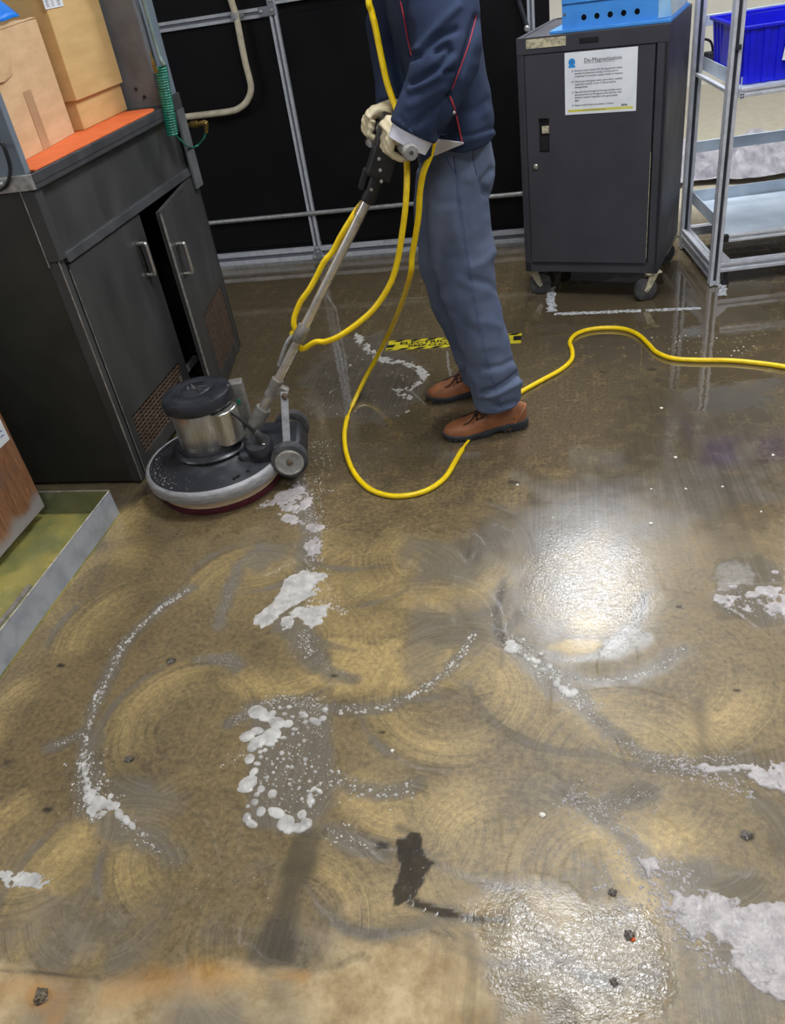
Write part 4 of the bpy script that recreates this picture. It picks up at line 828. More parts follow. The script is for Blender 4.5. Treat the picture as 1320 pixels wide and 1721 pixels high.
t1 = tz(.325); cp = ob('pivot_clamp', MB().tube([hp(t1 - .035), hp(t1 + .035)], .0205, 20), M['cast'], mc, bev=.002, smooth=40)
lug = hp(t1) - hn * .027 + hs * .0
ob('clamp_lug', MB().box(lug, (.045, .03, .036), M=Matrix((hn, hs, ha)).transposed()), M['cast'], cp, bev=.004)
bo = hp(t1) - hn * .042 + hs * .022
wh = loc(.268, .088, .15)
def bar(p0, p1, w, d, side):
    p0 = Vector(p0); p1 = Vector(p1); t = (p1 - p0).normalized(); s = (Vector(side) - t * Vector(side).dot(t)).normalized(); q = t.cross(s)
    return MB().box((p0 + p1) / 2, ((p1 - p0).length, w, d), M=Matrix((t, q, s)).transposed())
st = ob('lock_strap', bar(bo + Vector((0, 0, .014)), wh, .026, .006, hs), M['steel'], mc, bev=.002)
ob('strap_bolt', MB().lathe([(.013, 0), (.013, .006), (.009, .008), (.009, .014), (0, .015)], bo + hs * .003, hs, 12), M['bolt_steel'], st, smooth=40)
t2 = tz(.498); ob('cord_collar', MB().tube([hp(t2 - .03), hp(t2 - .026), hp(t2 + .026), hp(t2 + .03)], [.019, .0215, .0215, .019], 22), M['cast'], mc, smooth=40)
ob('cord_hook', MB().tube(smoothline([hp(t2 - .02) + hn * .022, hp(t2 - .05) + hn * .027, hp(t2 - .10) + hn * .023, hp(t2 - .135) + hn * .018], 5), .0065, 8), M['steel'], mc, smooth=60)
ob('grip_sleeve', MB().tube([hp(tz(.868)), hp(tz(.876)), hp(HL), hp(tz(.99))], [.019, .0215, .0225, .023], 20), M['cable'], mc, smooth=40)
hn_low = hn; hn = ha2.cross(hs).normalized(); hn = hn if hn.z > 0 else -hn
BM = Matrix((hs, hn, ha2)).transposed()
hx = ob('switch_housing', MB().hexa([hp(tz(.935)) + hs * a_ + hn * b_ for a_, b_ in ((-.042, -.04), (.042, -.04), (.042, .034), (-.042, .034))], [hp(tz(1.085)) + hs * a_ + hn * b_ for a_, b_ in ((-.05, -.034), (.05, -.034), (.05, .03), (-.05, .03))]), M['cable'], mc, bev=.008, seg=3)
ob('adjust_lever', MB().box(hp(tz(.92)) + hn * .034, (.03, .018, .06), M=BM), M['cable'], mc, bev=.005)
g = MB()
for k in range(7): g.box(hp(tz(.825) + k * .008) + hn_low * .0165, (.006, .008, .003), M=BM)
ob('rack_teeth', g, M['chrome'], mc)
for k, (u, v) in enumerate(((.0, .96), (.02, .985), (-.02, .935), (.012, .905))): ob('screw', MB().lathe([(.005, 0), (.005, .003), (0, .004)], hp(tz(v)) + hn * u * .6 + hs * (.043 if v > .93 else .028), hs, 10), M['chrome'], hx)
bl_ = Vector((.42, -.905, -.045)).normalized(); BC = hp(tz(1.04)) + Vector((.0, 0, 0))
ob('handlebar', MB().cyl(BC - bl_ * .20, BC + bl_ * .20, .0125, seg=16), M['steel'], mc, smooth=60)
for s in (1, -1):
    gp = ob('hand_grip', MB().lathe([(.0165, .06), (.0175, .065), (.0175, .20), (.02, .205), (.021, .225), (.018, .233), (.006, .234), (.005, .226), (0, .226)], BC, bl_ * s, 22), M['grip'], mc, smooth=40)
tg = hp(tz(1.03)) - hl * .075 + hn * .045 + Vector((-.01, 0, -.035))
ob('trigger_lever', MB().tube([tg + hl * .05, tg, tg - hl * .05], .006, 8).lathe([(.011, -.012), (.013, 0), (.011, .012)], tg, hl, 10), M['chrome'], mc, smooth=40)
# pigtail from the motor up to the handle socket
P = [loc(.085, .06, .30), loc(.115, .08, .298), loc(.145, .09, .265), loc(.175, .095, .22), loc(.19, .095, .195)]
pg = ob('motor_lead', MB().tube(smoothline(P, 6), .006, 10), M['cable'], mc, smooth=60)
ob('lead_plug', MB().tube([loc(.178, .095, .222), loc(.20, .095, .168), loc(.205, .094, .158)], [.012, .015, .01], 12), M['rubber'], mc, smooth=40)
kb = ob('tail_cover', MB().lathe([(.05, 0), (.05, .02), (.042, .034), (.02, .04), (0, .04)], loc(.175, .075, .142), (0, -.25, 1), 24), M['deck'], mc, smooth=40)
ob('tail_knob', MB().lathe([(.008, 0), (.008, .008), (0, .010)], loc(.195, .10, .176), (.2, -.6, .8), 10), M['chrome'], kb)
for u, l_ in ((.10, .185), (.088, .195), (.13, .16)): ob('deck_hole', MB().lathe([(.006, 0), (.006, .002), (0, .001)], loc(u, l_, .1165), (0, 0, 1), 10), M['cart_dark'], dk)

# ------------------------------------------------------------------ black rolling cart
CA = math.radians(-14.4); cd = Vector((math.cos(CA), math.sin(CA), 0)); cn = Vector((-cd.y, cd.x, 0)); CO = Vector((-.238, 3.78, 0))
def cp_(u, v, z): return CO + cd * u + cn * v + Vector((0, 0, z))
CM = Matrix((cd, cn, Vector((0, 0, 1)))).transposed()
U0, U1, Z0, Z1, DP = .03, .628, .13, 1.088, .56
ct = thing('rolling_cart', 'charcoal metal cabinet cart on casters with a locked door', 'cart', cp_(.33, .28, 0))
def cbox(u0, u1, v0, v1, z0, z1): return MB().box(cp_((u0 + u1) / 2, (v0 + v1) / 2, (z0 + z1) / 2), (u1 - u0, v1 - v0, z1 - z0), M=CM)
ob('side_panel', cbox(U0, U0 + .02, .0, DP, Z0, Z1), M['cart'], ct, bev=.004)
ob('side_panel', cbox(U1 - .02, U1, .0, DP, Z0, Z1), M['cart'], ct, bev=.004)
ob('back_panel', cbox(U0 + .02, U1 - .02, DP - .012, DP, Z0, Z1), M['cart'], ct)
ob('top_panel', cbox(U0 + .004, U1 - .004, .004, DP - .004, Z1 - .03, Z1 - .004), M['cart'], ct, bev=.003)
ob('top_lip', cbox(U0, U1, -.002, .012, Z1 - .062, Z1), M['cart'], ct, bev=.003)
ob('front_stile', cbox(U0, .061, 0, .02, Z0, Z1 - .06), M['cart'], ct, bev=.003)
ob('front_stile', cbox(.583, U1, 0, .02, Z0, Z1 - .06), M['cart'], ct, bev=.003)
ob('bottom_rail', cbox(U0, U1, 0, .02, Z0, .176), M['cart'], ct, bev=.003)
ob('bottom_panel', cbox(U0, U1, 0.02, DP, Z0, Z0 + .02), M['cart'], ct)
ob('inner_panel', cbox(.062, .582, .018, .022, .17, 1.03), M['cart_dark'], ct)
g = MB(); sl = (.117, .161, .653, .789); du = (.066, .578)
for u0, u1, z0, z1 in ((du[0], sl[0], .180, 1.024), (sl[1], du[1], .180, 1.024), (sl[0], sl[1], .180, sl[2]), (sl[0], sl[1], sl[3], 1.024)):
    g.box(cp_((u0 + u1) / 2, -.001, (z0 + z1) / 2), (u1 - u0, .018, z1 - z0), M=CM)
dr = ob('door', g, M['cart'], ct)
ob('latch_recess', cbox(sl[0], sl[1], .004, .016, sl[2], sl[3]), M['cart_dark'], dr)
ob('latch_paddle', cbox(sl[0] + .01, sl[1] - .002, -.002, .006, .728, .757), M['asset'], dr, bev=.002)
ob('latch_tongue', cbox(sl[0] + .004, sl[1] - .004, .0, .006, .66, .715), M['cable'], dr)
ob('door_lock', MB().lathe([(.011, 0), (.011, .006), (.008, .009), (.003, .0095), (0, .007)], cp_(.099, -.010, .60), -cn, 18), M['chrome'], dr, smooth=40)
ob('worn_edge', MB().box(cp_(.5785, -.0095, .42), (.002, .002, .44), M=CM), M['asset'], dr)
ob('asset_label', cbox(.072, .234, -.0045, -.002, 1.0478, 1.0805), M['asset'], ct)
ob('name_plate', cbox(.287, .362, -.004, -.002, 1.049, 1.068), M['cart_dark'], ct, bev=.001)
ob('vent_slot', cbox(.06, .585, -.001, .006, 1.0262, 1.0298), M['cart_dark'], ct)
def caster(u, v, rot, mk):
    f = Vector((math.cos(rot), math.sin(rot), 0)); s = Vector((-f.y, f.x, 0)); b = cp_(u, v, 0); ax = b - f * .028 + Vector((0, 0, .052))
    o = ob('caster', MB().lathe([(.024, 0), (.03, -.004), (.03, -.012), (.0, -.012)], b + Vector((0, 0, Z0)), (0, 0, 1), 16).box(b + Vector((0, 0, Z0 - .004)), (.07, .055, .006), rz=rot), mk, ct, smooth=40)
    for k in (-1, 1):
        q = s * .019 * k; g = MB().prism([b + f * .022 + q + Vector((0, 0, .122)), b - f * .018 + q + Vector((0, 0, .122)), ax - f * .012 + q + Vector((0, 0, .0)), ax + q + Vector((0, 0, -.012)), ax + f * .012 + q + Vector((0, 0, .0))], s * .003 * k)
        ob('fork', g, mk, o)
    w = ob('caster_wheel', MB().lathe([(.012, -.015), (.044, -.015), (.051, -.011), (.052, 0), (.051, .011), (.044, .015), (.012, .015)], ax, s, 32), M['rubber'], o, smooth=40)
    ob('axle_bolt', MB().cyl(ax - s * .026, ax + s * .026, .0055, seg=10), M['steel'], o)
caster(.055, .05, 2.6 + .55, M['caster']); caster(.60, .035, .35, M['asset']); caster(.605, .50, .3, M['caster']); caster(.06, .50, 2.2, M['caster'])
# printed sheet fixed on the door: its own thing, flat print
sg = thing('instruction_sheet', 'white printed De-Magnetization instruction sheet fixed to the cart door', 'sign', cp_(.37, -.012, .91))
SU0, SU1, SZ0, SZ1 = .2305, .5145, .797, 1.0225
ob('sheet', cbox(SU0, SU1, -.0125, -.011, SZ0, SZ1), M['paper'], sg)
def sm(u, z, k=0): return frame(cp_(u, -.0130 - k, z), cd, (0, 0, 1))
text('heading', 'De-Magnetization', .0205, sm(.308, .984), M['ink'], sg)
ob('heading_rule', cbox(.308, .428, -.0133, -.0128, .9800, .9812), M['ink'], sg)
LN = [('a)', 'All parts must undergo the de-mag process unless\nspecified by Batumina routing, or if the part is\ncomprised of aluminum, copper nickel, or titanium.', .9535),
      ('b)', 'Check part with gauss meter, parts with a residual\nmagnetism outside -2 and +2 Gauss shall be\ndemagnetized', .9145),
      ('c)', 'Pass each part through the de-mag machine twice,\nthe second time at 90 degrees from the first, then\nmeasure residual magnetism with gauss meter\nagain', .8765), ('d)', 'Repeat until all parts are within \u00b1 2 Gauss', .828)]
for a_, b_, z in LN:
    text('text_line', a_, .0092, sm(.2585, z), M['ink'], sg); text('text_line', b_, .0092, sm(.2705, z), M['ink'], sg, space=1.10)
ob('print_bar', cbox(.243, .502, -.0131, -.0126, .8065, .8155), M['yellow_bar'], sg, bev=.002)
text('fine_print', 'not controlled if printed unless stamped', .0058, sm(.303, .8092, .0003), M['ink_soft'], sg)
text('print_mark', 'BTTN', .0085, sm(.458, .8185), M['ink'], sg, bold=.0005)
ob('blue_badge', MB().lathe([(.0, -.0004), (.0135, -.0004), (.0135, .0002), (0, .0002)], cp_(.2595, -.0131, .988), -cn, 28).box(cp_(.2595, -.0130, .9725), (.027, .0005, .008), M=CM), M['cyan'], sg)
text('badge_number', '3', .015, sm(.2555, .983, .0004), M['ink_blue'], sg, bold=.0003)
# blue demagnetiser on the cart
dm = thing('demagnetizer', 'bright blue machine housing with five round holes, on the cart top', 'machine', cp_(.39, .25, Z1))
ob('base_flange', cbox(.165, .628, .012, .48, Z1, Z1 + .012), M['blue_paint'], dm, bev=.002)
f0, f1, fz0 = .212, .575, Z1 + .012
def hol():
    bm = bmesh.new(); W_, H_ = f1 - f0, .082; hs_ = [.085 + k * .0505 for k in range(5)]; hz_ = .033; R_ = .0105; vs = {}
    def V(x, z): 
        k = (round(x, 5), round(z, 5))
        if k not in vs: vs[k] = bm.verts.new((x, 0, z))
        return vs[k]
    ed = [0] + [(hs_[k] + hs_[k + 1]) / 2 for k in range(4)] + [W_]
    for k in range(5):
        x0, x1, cx_ = ed[k], ed[k + 1], hs_[k]; n = 24; ring = [V(cx_ + R_ * math.cos(2 * math.pi * i / n), hz_ + R_ * math.sin(2 * math.pi * i / n)) for i in range(n)]
        def outp(i):
            a_ = 2 * math.pi * i / n; dx, dz = math.cos(a_), math.sin(a_)
            t = min([(x1 - cx_) / dx if dx > 1e-6 else 9, (x0 - cx_) / dx if dx < -1e-6 else 9, (H_ - hz_) / dz if dz > 1e-6 else 9, (0 - hz_) / dz if dz < -1e-6 else 9]); return cx_ + dx * t, hz_ + dz * t
        cor = [(x1, H_), (x0, H_), (x0, 0), (x1, 0)]
        for i in range(n):
            p, q = outp(i), outp((i + 1) % n); poly = [ring[i], V(*p)]
            for c_ in cor:
                if (abs(p[0] - c_[0]) < 1e-6) != (abs(q[0] - c_[0]) < 1e-6) and (abs(p[1] - c_[1]) < 1e-6) != (abs(q[1] - c_[1]) < 1e-6) and min(abs(p[0] - c_[0]), abs(p[1] - c_[1])) < 1e-6 and min(abs(q[0] - c_[0]), abs(q[1] - c_[1])) < 1e-6: poly.append(V(*c_))
            poly += [V(*q), ring[(i + 1) % n]]
            try: bm.faces.new([v for j, v in enumerate(poly) if v not in poly[:j]])
            except Exception: pass
    bmesh.ops.recalc_face_normals(bm, faces=bm.faces); me_ = D.meshes.new('front_plate'); bm.to_mesh(me_); bm.free(); return me_
me_ = hol(); me_.transform(frame(cp_(f0, .03, fz0), cd, (0, 0, 1)).to_4x4() @ Matrix(((1, 0, 0, 0), (0, 0, 1, 0), (0, 1, 0, 0), (0, 0, 0, 1))))
o = ob('front_plate', me_, M['blue_paint'], dm); so = o.modifiers.new('solid', 'SOLIDIFY'); so.thickness = .003
ob('housing', cbox(f0, f1 - .004, .052, .44, fz0, fz0 + .16), M['blue_paint'], dm, bev=.002)
ob('hole_backing', cbox(f0 + .002, f1 - .006, .046, .051, fz0, fz0 + .08), M['cart_dark'], dm)
ob('upper_front', cbox(f0, f1, .024, .05, fz0 + .0835, fz0 + .16), M['blue_paint'], dm, bev=.002)
ob('seam', cbox(f0, f1, .032, .05, fz0 + .0815, fz0 + .084), M['ink_blue'], dm)
ob('side_guard', MB().hexa([cp_(f1, .03, fz0), cp_(.622, .06, fz0), cp_(.622, .47, fz0), cp_(f1, .47, fz0)], [cp_(f1, .03, fz0 + .16), cp_(.60, .06, fz0 + .16), cp_(.60, .47, fz0 + .16), cp_(f1, .47, fz0 + .16)]), M['blue_clear'], dm, bev=.004)
for u, z in ((.222, .05), (.567, .115)): ob('screw', MB().lathe([(.005, 0), (.005, .003), (0, .0035)], cp_(u, .0295 if z < .08 else .0235, fz0 + z), -cn, 10), M['chrome'], dm)

# ------------------------------------------------------------------ aluminium rack
RA = math.radians(7.8); rd = Vector((math.cos(RA), math.sin(RA), 0)); rn = Vector((-rd.y, rd.x, 0)); RO = Vector((.615, 3.753, 0)); RM = Matrix((rd, rn, Vector((0, 0, 1)))).transposed()
def rp(u, v, z): return RO + rd * u + rn * v + Vector((0, 0, z))
rk = thing('aluminium_rack', 'slotted aluminium rack with white enamel shelves at the right edge', 'rack', rp(.5, .28, 0))
RW, RD_, S = .98, .57, .042
def ext(name, p0, p1, up, w=S, m='alu'):
    p0 = Vector(p0); p1 = Vector(p1); t = (p1 - p0).normalized(); u = Vector(up); u = (u - t * u.dot(t)).normalized(); q = t.cross(u); L = (p1 - p0).length; c = (p0 + p1) / 2; Mx = Matrix((t, u, q)).transposed(); g = MB()
    for a_ in (-1, 1):
        for b_ in (-1, 1): g.box(c + u * a_ * w * .335 + q * b_ * w * .335, (L, w * .33, w * .33), M=Mx)
    g.box(c, (L, w * .72, w * .72), M=Mx); o = ob(name, g, M[m], rk, bev=.0012, seg=1)
    return o
h = S / 2
for u, v in ((h, h), (h, RD_ - h), (RW - h, h), (RW - h, RD_ - h)):
    p = ext('post', rp(u, v, .004), rp(u, v, 1.75), rd)
    for k in (-1, 1): ob('post_slot', MB().box(rp(u - .0 + (h * .74) * k, v, .877), (.002, .012, 1.70), M=RM), M['cable'], p)
    ob('slot_strip', MB().box(rp(u, v - h * .74, .877), (.012, .002, 1.70), M=RM), M['alu_dark'], p)
for v in (h, RD_ - h): ext('rail', rp(S, v, .085), rp(RW - S, v, .085), (0, 0, 1))
for u in (h, RW - h): ext('rail', rp(u, S, .085), rp(u, RD_ - S, .085), (0, 0, 1)); ext('rail', rp(u, S, .038), rp(u, RD_ - S, .038), (0, 0, 1), .03)
def shelf(z, lip, m=M['shelf'], back=None):
    g = MB(); x0, x1, y0, y1 = S + .002, RW - S - .002, .012, RD_ - .012; t = .004
    g.box(rp((x0 + x1) / 2, (y0 + y1) / 2, z), (x1 - x0, y1 - y0, t), M=RM)
    for xx in (x0, x1): g.box(rp(xx, (y0 + y1) / 2, z + lip / 2), (t, y1 - y0, lip), M=RM)
    g.box(rp((x0 + x1) / 2, y1, z + (back or lip) / 2), (x1 - x0, t, back or lip), M=RM)
    return ob('shelf_tray', g, m, rk)
shelf(.222, .055); ext('shelf_rail', rp(S + .022, .012, .214), rp(RW - S, .012, .214), (0, 0, 1), .03)
ob('end_cap', MB().box(rp(S + .012, .012, .214), (.018, .026, .028), M=RM), M['blackplug'], rk)
shelf(.812, .052); ext('shelf_rail', rp(S, .0, .797), rp(RW - S, .0, .797), (0, 0, 1), .032)
ob('shelf_tab', MB().box(rp(S + .004, -.014, .82), (.004, .004, .07), M=RM), M['shelf'], rk)
jn = ob('joint_cap', MB().box(rp(S + .010, -.018, .788), (.016, .004, .022), M=RM), M['alu'], rk, bev=.001)
g = MB()
for k in range(4):
    a_ = math.pi / 4 + k * math.pi / 2; g.box(rp(S + .010 + .006 * math.cos(a_), -.0205, .788 + .007 * math.sin(a_)), (.005, .002, .005), M=RM)
ob('joint_slots', g, M['blackplug'], jn)
ob('side_rail', MB().box(rp(h, RD_ / 2, .797), (.02, RD_ - 2 * S, .014), M=RM), M['alu'], rk, bev=.002)
ob('back_bar', MB().box(rp(RW / 2, RD_ - .012, .478), (RW - 2 * S, .012, .05), M=RM), M['shelf'], rk, bev=.002)
ob('back_bar', MB().box(rp(RW / 2, RD_ - .012, 1.0), (RW - 2 * S, .012, .042), M=RM), M['shelf'], rk, bev=.002)
gs = MB().prism([rp(S, .006, .108), rp(S + .05, .006, .108), rp(S, .006, .16)], rn * .012)
ob('corner_gusset', gs, M['alu'], rk, bev=.001)
ob('corner_gusset', MB().prism([rp(.012, S, .108), rp(.012, S + .05, .108), rp(.012, S, .16)], rd * .012), M['alu_dark'], rk, bev=.001)
ob('foot', MB().lathe([(.016, 0), (.018, .004), (.018, .02), (.008, .024), (.008, .064), (0, .064)], rp(S + .03, .02, .0), (0, 0, 1), 14), M['blackplug'], rk)
ob('cable_clip', MB().box(rp(h + .004, -.004, .96), (.02, .012, .018), M=RM), M['alu_dark'], rk, bev=.002)
# blue bin on the upper shelf
bn = thing('storage_bin', 'deep blue ribbed plastic bin with taped white notes, on the rack shelf', 'bin', rp(.42, .28, .815))
b0, b1_, v0_, v1_, zb0, zb1 = .052, .80, .028, .465, .8165, 1.025
def wl(u, z): f = (z - zb0) / (zb1 - zb0); return u * f
tp = .018; g = MB()
def bq(f): return [rp(b0 + tp * (1 - f), v0_ + tp * (1 - f), zb0 + (zb1 - zb0) * f), rp(b1_ - tp * (1 - f), v0_ + tp * (1 - f), zb0 + (zb1 - zb0) * f), rp(b1_ - tp * (1 - f), v1_ - tp * (1 - f), zb0 + (zb1 - zb0) * f), rp(b0 + tp * (1 - f), v1_ - tp * (1 - f), zb0 + (zb1 - zb0) * f)]
lo, hi = bq(0), bq(.93); g.add(lo + hi, [(0, 1, 2, 3), (0, 1, 5, 4), (1, 2, 6, 5), (2, 3, 7, 6), (3, 0, 4, 7)])
o = ob('bin_body', g, M['bin'], bn); s_ = o.modifiers.new('solid', 'SOLIDIFY'); s_.thickness = .004; s_.offset = -1
g = MB()
for k, (a_, b_, c_) in enumerate(((0, 1, 14), (3, 0, 9))):
    for i in range(c_):
        if k == 1 and 3 <= i <= 5: continue
        f = (i + .6) / c_; p0 = lo[a_].lerp(lo[b_], f); p1 = hi[a_].lerp(hi[b_], f); nrm = -rn if k == 0 else -rd; al = rd if k == 0 else rn
        hw = .0135 if k == 0 else .012
        g.hexa([p0 - al * hw, p0 + al * hw, p0 + al * hw * .8 + nrm * .005, p0 - al * hw * .8 + nrm * .005], [p1 - al * hw, p1 + al * hw, p1 + al * hw * .8 + nrm * .005, p1 - al * hw * .8 + nrm * .005])
tag(ob('ribs', g, M['bin'], bn), None, None, None, 'stuff')
g = MB(); r0, r1_ = bq(.93), bq(1.0); ou = [p + d_ for p, d_ in zip(r0, ((-rd - rn) * .012, (rd - rn) * .012, (rd + rn) * .012, (-rd + rn) * .012))]; ot = [p + Vector((0, 0, .014)) for p in ou]; it = [p + Vector((0, 0, .014)) for p in r0]
g.add(r0 + ou + ot + it, [f for i in range(4) for j in [(i + 1) % 4] for f in ((i, j, 4 + j, 4 + i), (4 + i, 4 + j, 8 + j, 8 + i), (8 + i, 8 + j, 12 + j, 12 + i), (12 + i, 12 + j, j, i))])
ob('bin_rim', g, M['bin'], bn, bev=.003)
ob('label_holder', MB().box(rp(b0 + .004, .25, .92), (.006, .12, .15), M=RM), M['bin'], bn, bev=.003)
nm = M['paper']
fl_ = MB().prism([rp(u, v0_ + .002 - .004, z) for u, z in ((.205, .888), (.222, .886), (.222, .858), (.33, .862), (.33, 1.0), (.243, .985), (.236, .955), (.212, .95))], -rn * .0012)
nt = ob('bin_note', fl_, nm, bn)
text('note_text', 'M', .026, frame(rp(.228, -.0045 + v0_, .925), rd, (0, 0, 1)), M['ink'], nt); ob('note_rule', MB().box(rp(.247, v0_ - .0045, .919), (.04, .0008, .0018), M=RM), M['ink'], nt)
text('note_text', '3', .02, frame(rp(.238, -.0045 + v0_, .898), rd, (0, 0, 1)), M['ink'], nt); ob('note_rule', MB().box(rp(.25, v0_ - .0045, .893), (.03, .0008, .0018), M=RM), M['ink'], nt)
text('note_text', '1', .02, frame(rp(.243, -.0045 + v0_, .872), rd, (0, 0, 1)), M['ink'], nt)
# small things on and behind the rack
q = FL(1178, 332, .2245); g = MB().prism([q + Vector(v) for v in ((-.012, 0, 0), (.012, -.004, 0), (.016, .01, .012), (.006, .014, .022), (-.004, .012, .012))], (0.004, .006, .002))
tag(ob('torn_scrap', g, M['tan_chip'], bev=.001), 'small tan scrap lying on the lowest white rack shelf', 'scrap')
def sheet(u, v):
    p = Vector((.62 + .85 * u, 5.35 + .75 * v, .03)); n = noise.noise(Vector((u * 5, v * 4, 4))) + .5 * noise.noise(Vector((u * 13, v * 9, 2)))
    return p + Vector((.03 * n, .05 * noise.noise(Vector((u * 3, 7, 1))) * (1 - v), (.012 + .09 * abs(n)) * min(1, .12 + v * 3) + .07 * v * u))
tag(crumple(34, 24, sheet, M['plastic_sheet'], 'crumpled_sheet', .002), 'crumpled grey-white plastic sheet on the floor behind the rack', 'sheet')
t = thing('small_device', 'small dark device standing behind the blue bin on the rack shelf', 'device', rp(.09, .515, .815))
ob('case', MB().box(rp(.09, .515, .848), (.085, .06, .065), M=RM), M['rubber'], t, bev=.004)
ob('cable', MB().tube(smoothline([rp(.08, .515, .875), rp(.07, .52, .915), rp(.05, .53, .93), rp(.03, .545, .925)], 5), .005, 8), M['cable'], t)

# ------------------------------------------------------------------ marks stuck on the floor
A = FL(648, 590); B = FL(876, 577); td = (B - A).normalized(); tn = Vector((-td.y, td.x, 0)); TW = .105; TL = (B - A).length
tp_ = thing('floor_tape', 'yellow and black striped ELECTRICAL KEEP CLEAR tape on the floor', 'tape', (A + B) / 2)
def tpt(u, v, z=.001): return A + td * u + tn * v + Vector((0, 0, z))
ob('tape_strip', MB().prism([tpt(0, 0, .0004), tpt(TL, 0, .0004), tpt(TL, TW, .0004), tpt(0, TW, .0004)], (0, 0, .0008)), M['hazard_y'], tp_)
sp = .074; k = 0; u = -.02
while u < TL - .02:
    for v0, v1, off in ((.0, .018, 0), (TW - .018, TW, .04)):
        a_, b_ = max(0, u + off), min(TL, u + off + .036)
        sh = .02
        if b_ > a_ and b_ + sh < TL: ob('stripe', MB().prism([tpt(a_, v0, .0013), tpt(b_, v0, .0013), tpt(b_ + sh, v1, .0013), tpt(a_ + sh, v1, .0013)], (0, 0, .0003)), M['hazard_k'], tp_)
    u += sp
ob('stripe', MB().prism([tpt(0, .03, .0013), tpt(.03, .03, .0013), tpt(.04, .058, .0013), tpt(0, .058, .0013)], (0, 0, .0003)), M['hazard_k'], tp_)
ob('stripe', MB().prism([tpt(TL - .035, .03, .0013), tpt(TL, .03, .0013), tpt(TL, .075, .0013), tpt(TL - .035, .075, .0013)], (0, 0, .0003)), M['hazard_k'], tp_)
ft = frame(tpt(.055, .0555, .0014), td, tn); ft = ft @ Matrix.Diagonal((1.3, 1, 1, 1)); text('tape_text', 'ELECTRICAL', .038, ft, M['hazard_k'], tp_, bold=.0012)
ft = frame(tpt(.098, .0265, .0014), td, tn); ft = ft @ Matrix.Diagonal((1.25, 1, 1, 1)); text('tape_text', 'KEEP CLEAR', .03, ft, M['hazard_k'], tp_, bold=.001)
rr = random.Random(12)
def worn(name, px, label, n, w):
    p0 = FL(*px[0]); p1 = FL(*px[1]); d = (p1 - p0); L = d.length; d.normalize(); s = Vector((-d.y, d.x, 0)); top = []; bot = []
    for k in range(n + 1):
        c = p0 + d * (L * k / n); top.append(c + s * w * (.5 + rr.uniform(-.22, .12))); bot.append(c - s * w * (.5 + rr.uniform(-.22, .12)))
    g = MB(); vs = []
    for a_, b_ in zip(top, bot): vs += [a_ + Vector((0, 0, .0012)), b_ + Vector((0, 0, .0012)), a_ - Vector((0, 0, .0004)), b_ - Vector((0, 0, .0004))]
    fs = [f for k in range(n) for i in [k * 4] for f in ((i, i + 1, i + 5, i + 4), (i, i + 4, i + 6, i + 2), (i + 1, i + 3, i + 7, i + 5))]
    g.add(vs, fs); return tag(ob(name, g, M['wtape']), label, 'tape', 'worn white floor tapes')
def wtape():
    k = NT('worn_white_floor_tape'); v = k.obj(); n = k.ramp(k.noise(v, 60, 5, .65), .48, .6)
    k.l(k.mix(n, s2l((214, 216, 222)), s2l((104, 100, 94))), k.b.inputs['Base Color']); k.b.inputs['Roughness'].default_value = .4; k.bump(n, .5, .002); return k.m
M['wtape'] = wtape()
worn('floor_marking', ((927, 482), (928, 524)), 'short worn white tape strip pointing under the cart', 14, .045)
worn('floor_marking', ((932, 528), (1078, 522)), 'long worn white tape line in front of the cart, left piece', 40, .03)
worn('floor_marking', ((1085, 522), (1178, 518)), 'long worn white tape line in front of the cart, right piece', 30, .026)
worn('floor_marking', ((1212, 470), (1216, 497)), 'scuffed white tape scrap at the foot of the rack post', 10, .04)

# ------------------------------------------------------------------ the worker
def prj(p):
    d = Vector(p) - EYE; z = d.dot(_F); a = d.dot(_R) * FPX / z; b = d.dot(_U) * FPX / z
    q = _c + _rt * a + _up * b; return q
fw = Vector((-.96, -.28, 0)).normalized(); lf = Vector((-fw.y, fw.x, 0)) * 1.0
if lf.y > 0: lf = -lf                  # the worker's left points at the viewer
def remesh(g, vox, it, disp=None, name='cloth'):
    me0 = g.mesh(name); o = D.objects.new('tmp', me0); COL.objects.link(o)
    r = o.modifiers.new('r', 'REMESH'); r.mode = 'VOXEL'; r.voxel_size = vox; r.use_smooth_shade = True
    s = o.modifiers.new('s', 'SMOOTH'); s.iterations = it; s.factor = .6
    me_ = D.meshes.new_from_object(o.evaluated_get(bpy.context.evaluated_depsgraph_get())); D.objects.remove(o); D.meshes.remove(me0); me_.name = name
    if disp:
        n = len(me_.vertices); co = [v.co.copy() for v in me_.vertices]; no = [v.normal.copy() for v in me_.vertices]
        for v, c, k in zip(me_.vertices, co, no): v.co = c + disp(c, k)
    for p in me_.polygons: p.use_smooth = True
    return me_
def pd(q, pts):
    best = 1e9
    for a, b in zip(pts[:-1], pts[1:]):
        ax, ay = a; dx, dy = b[0] - ax, b[1] - ay; t = max(0, min(1, ((q.x - ax) * dx + (q.y - ay) * dy) / (dx * dx + dy * dy + 1e-9)))
        best = min(best, math.hypot(q.x - ax - t * dx, q.y - ay - t * dy))
    return best
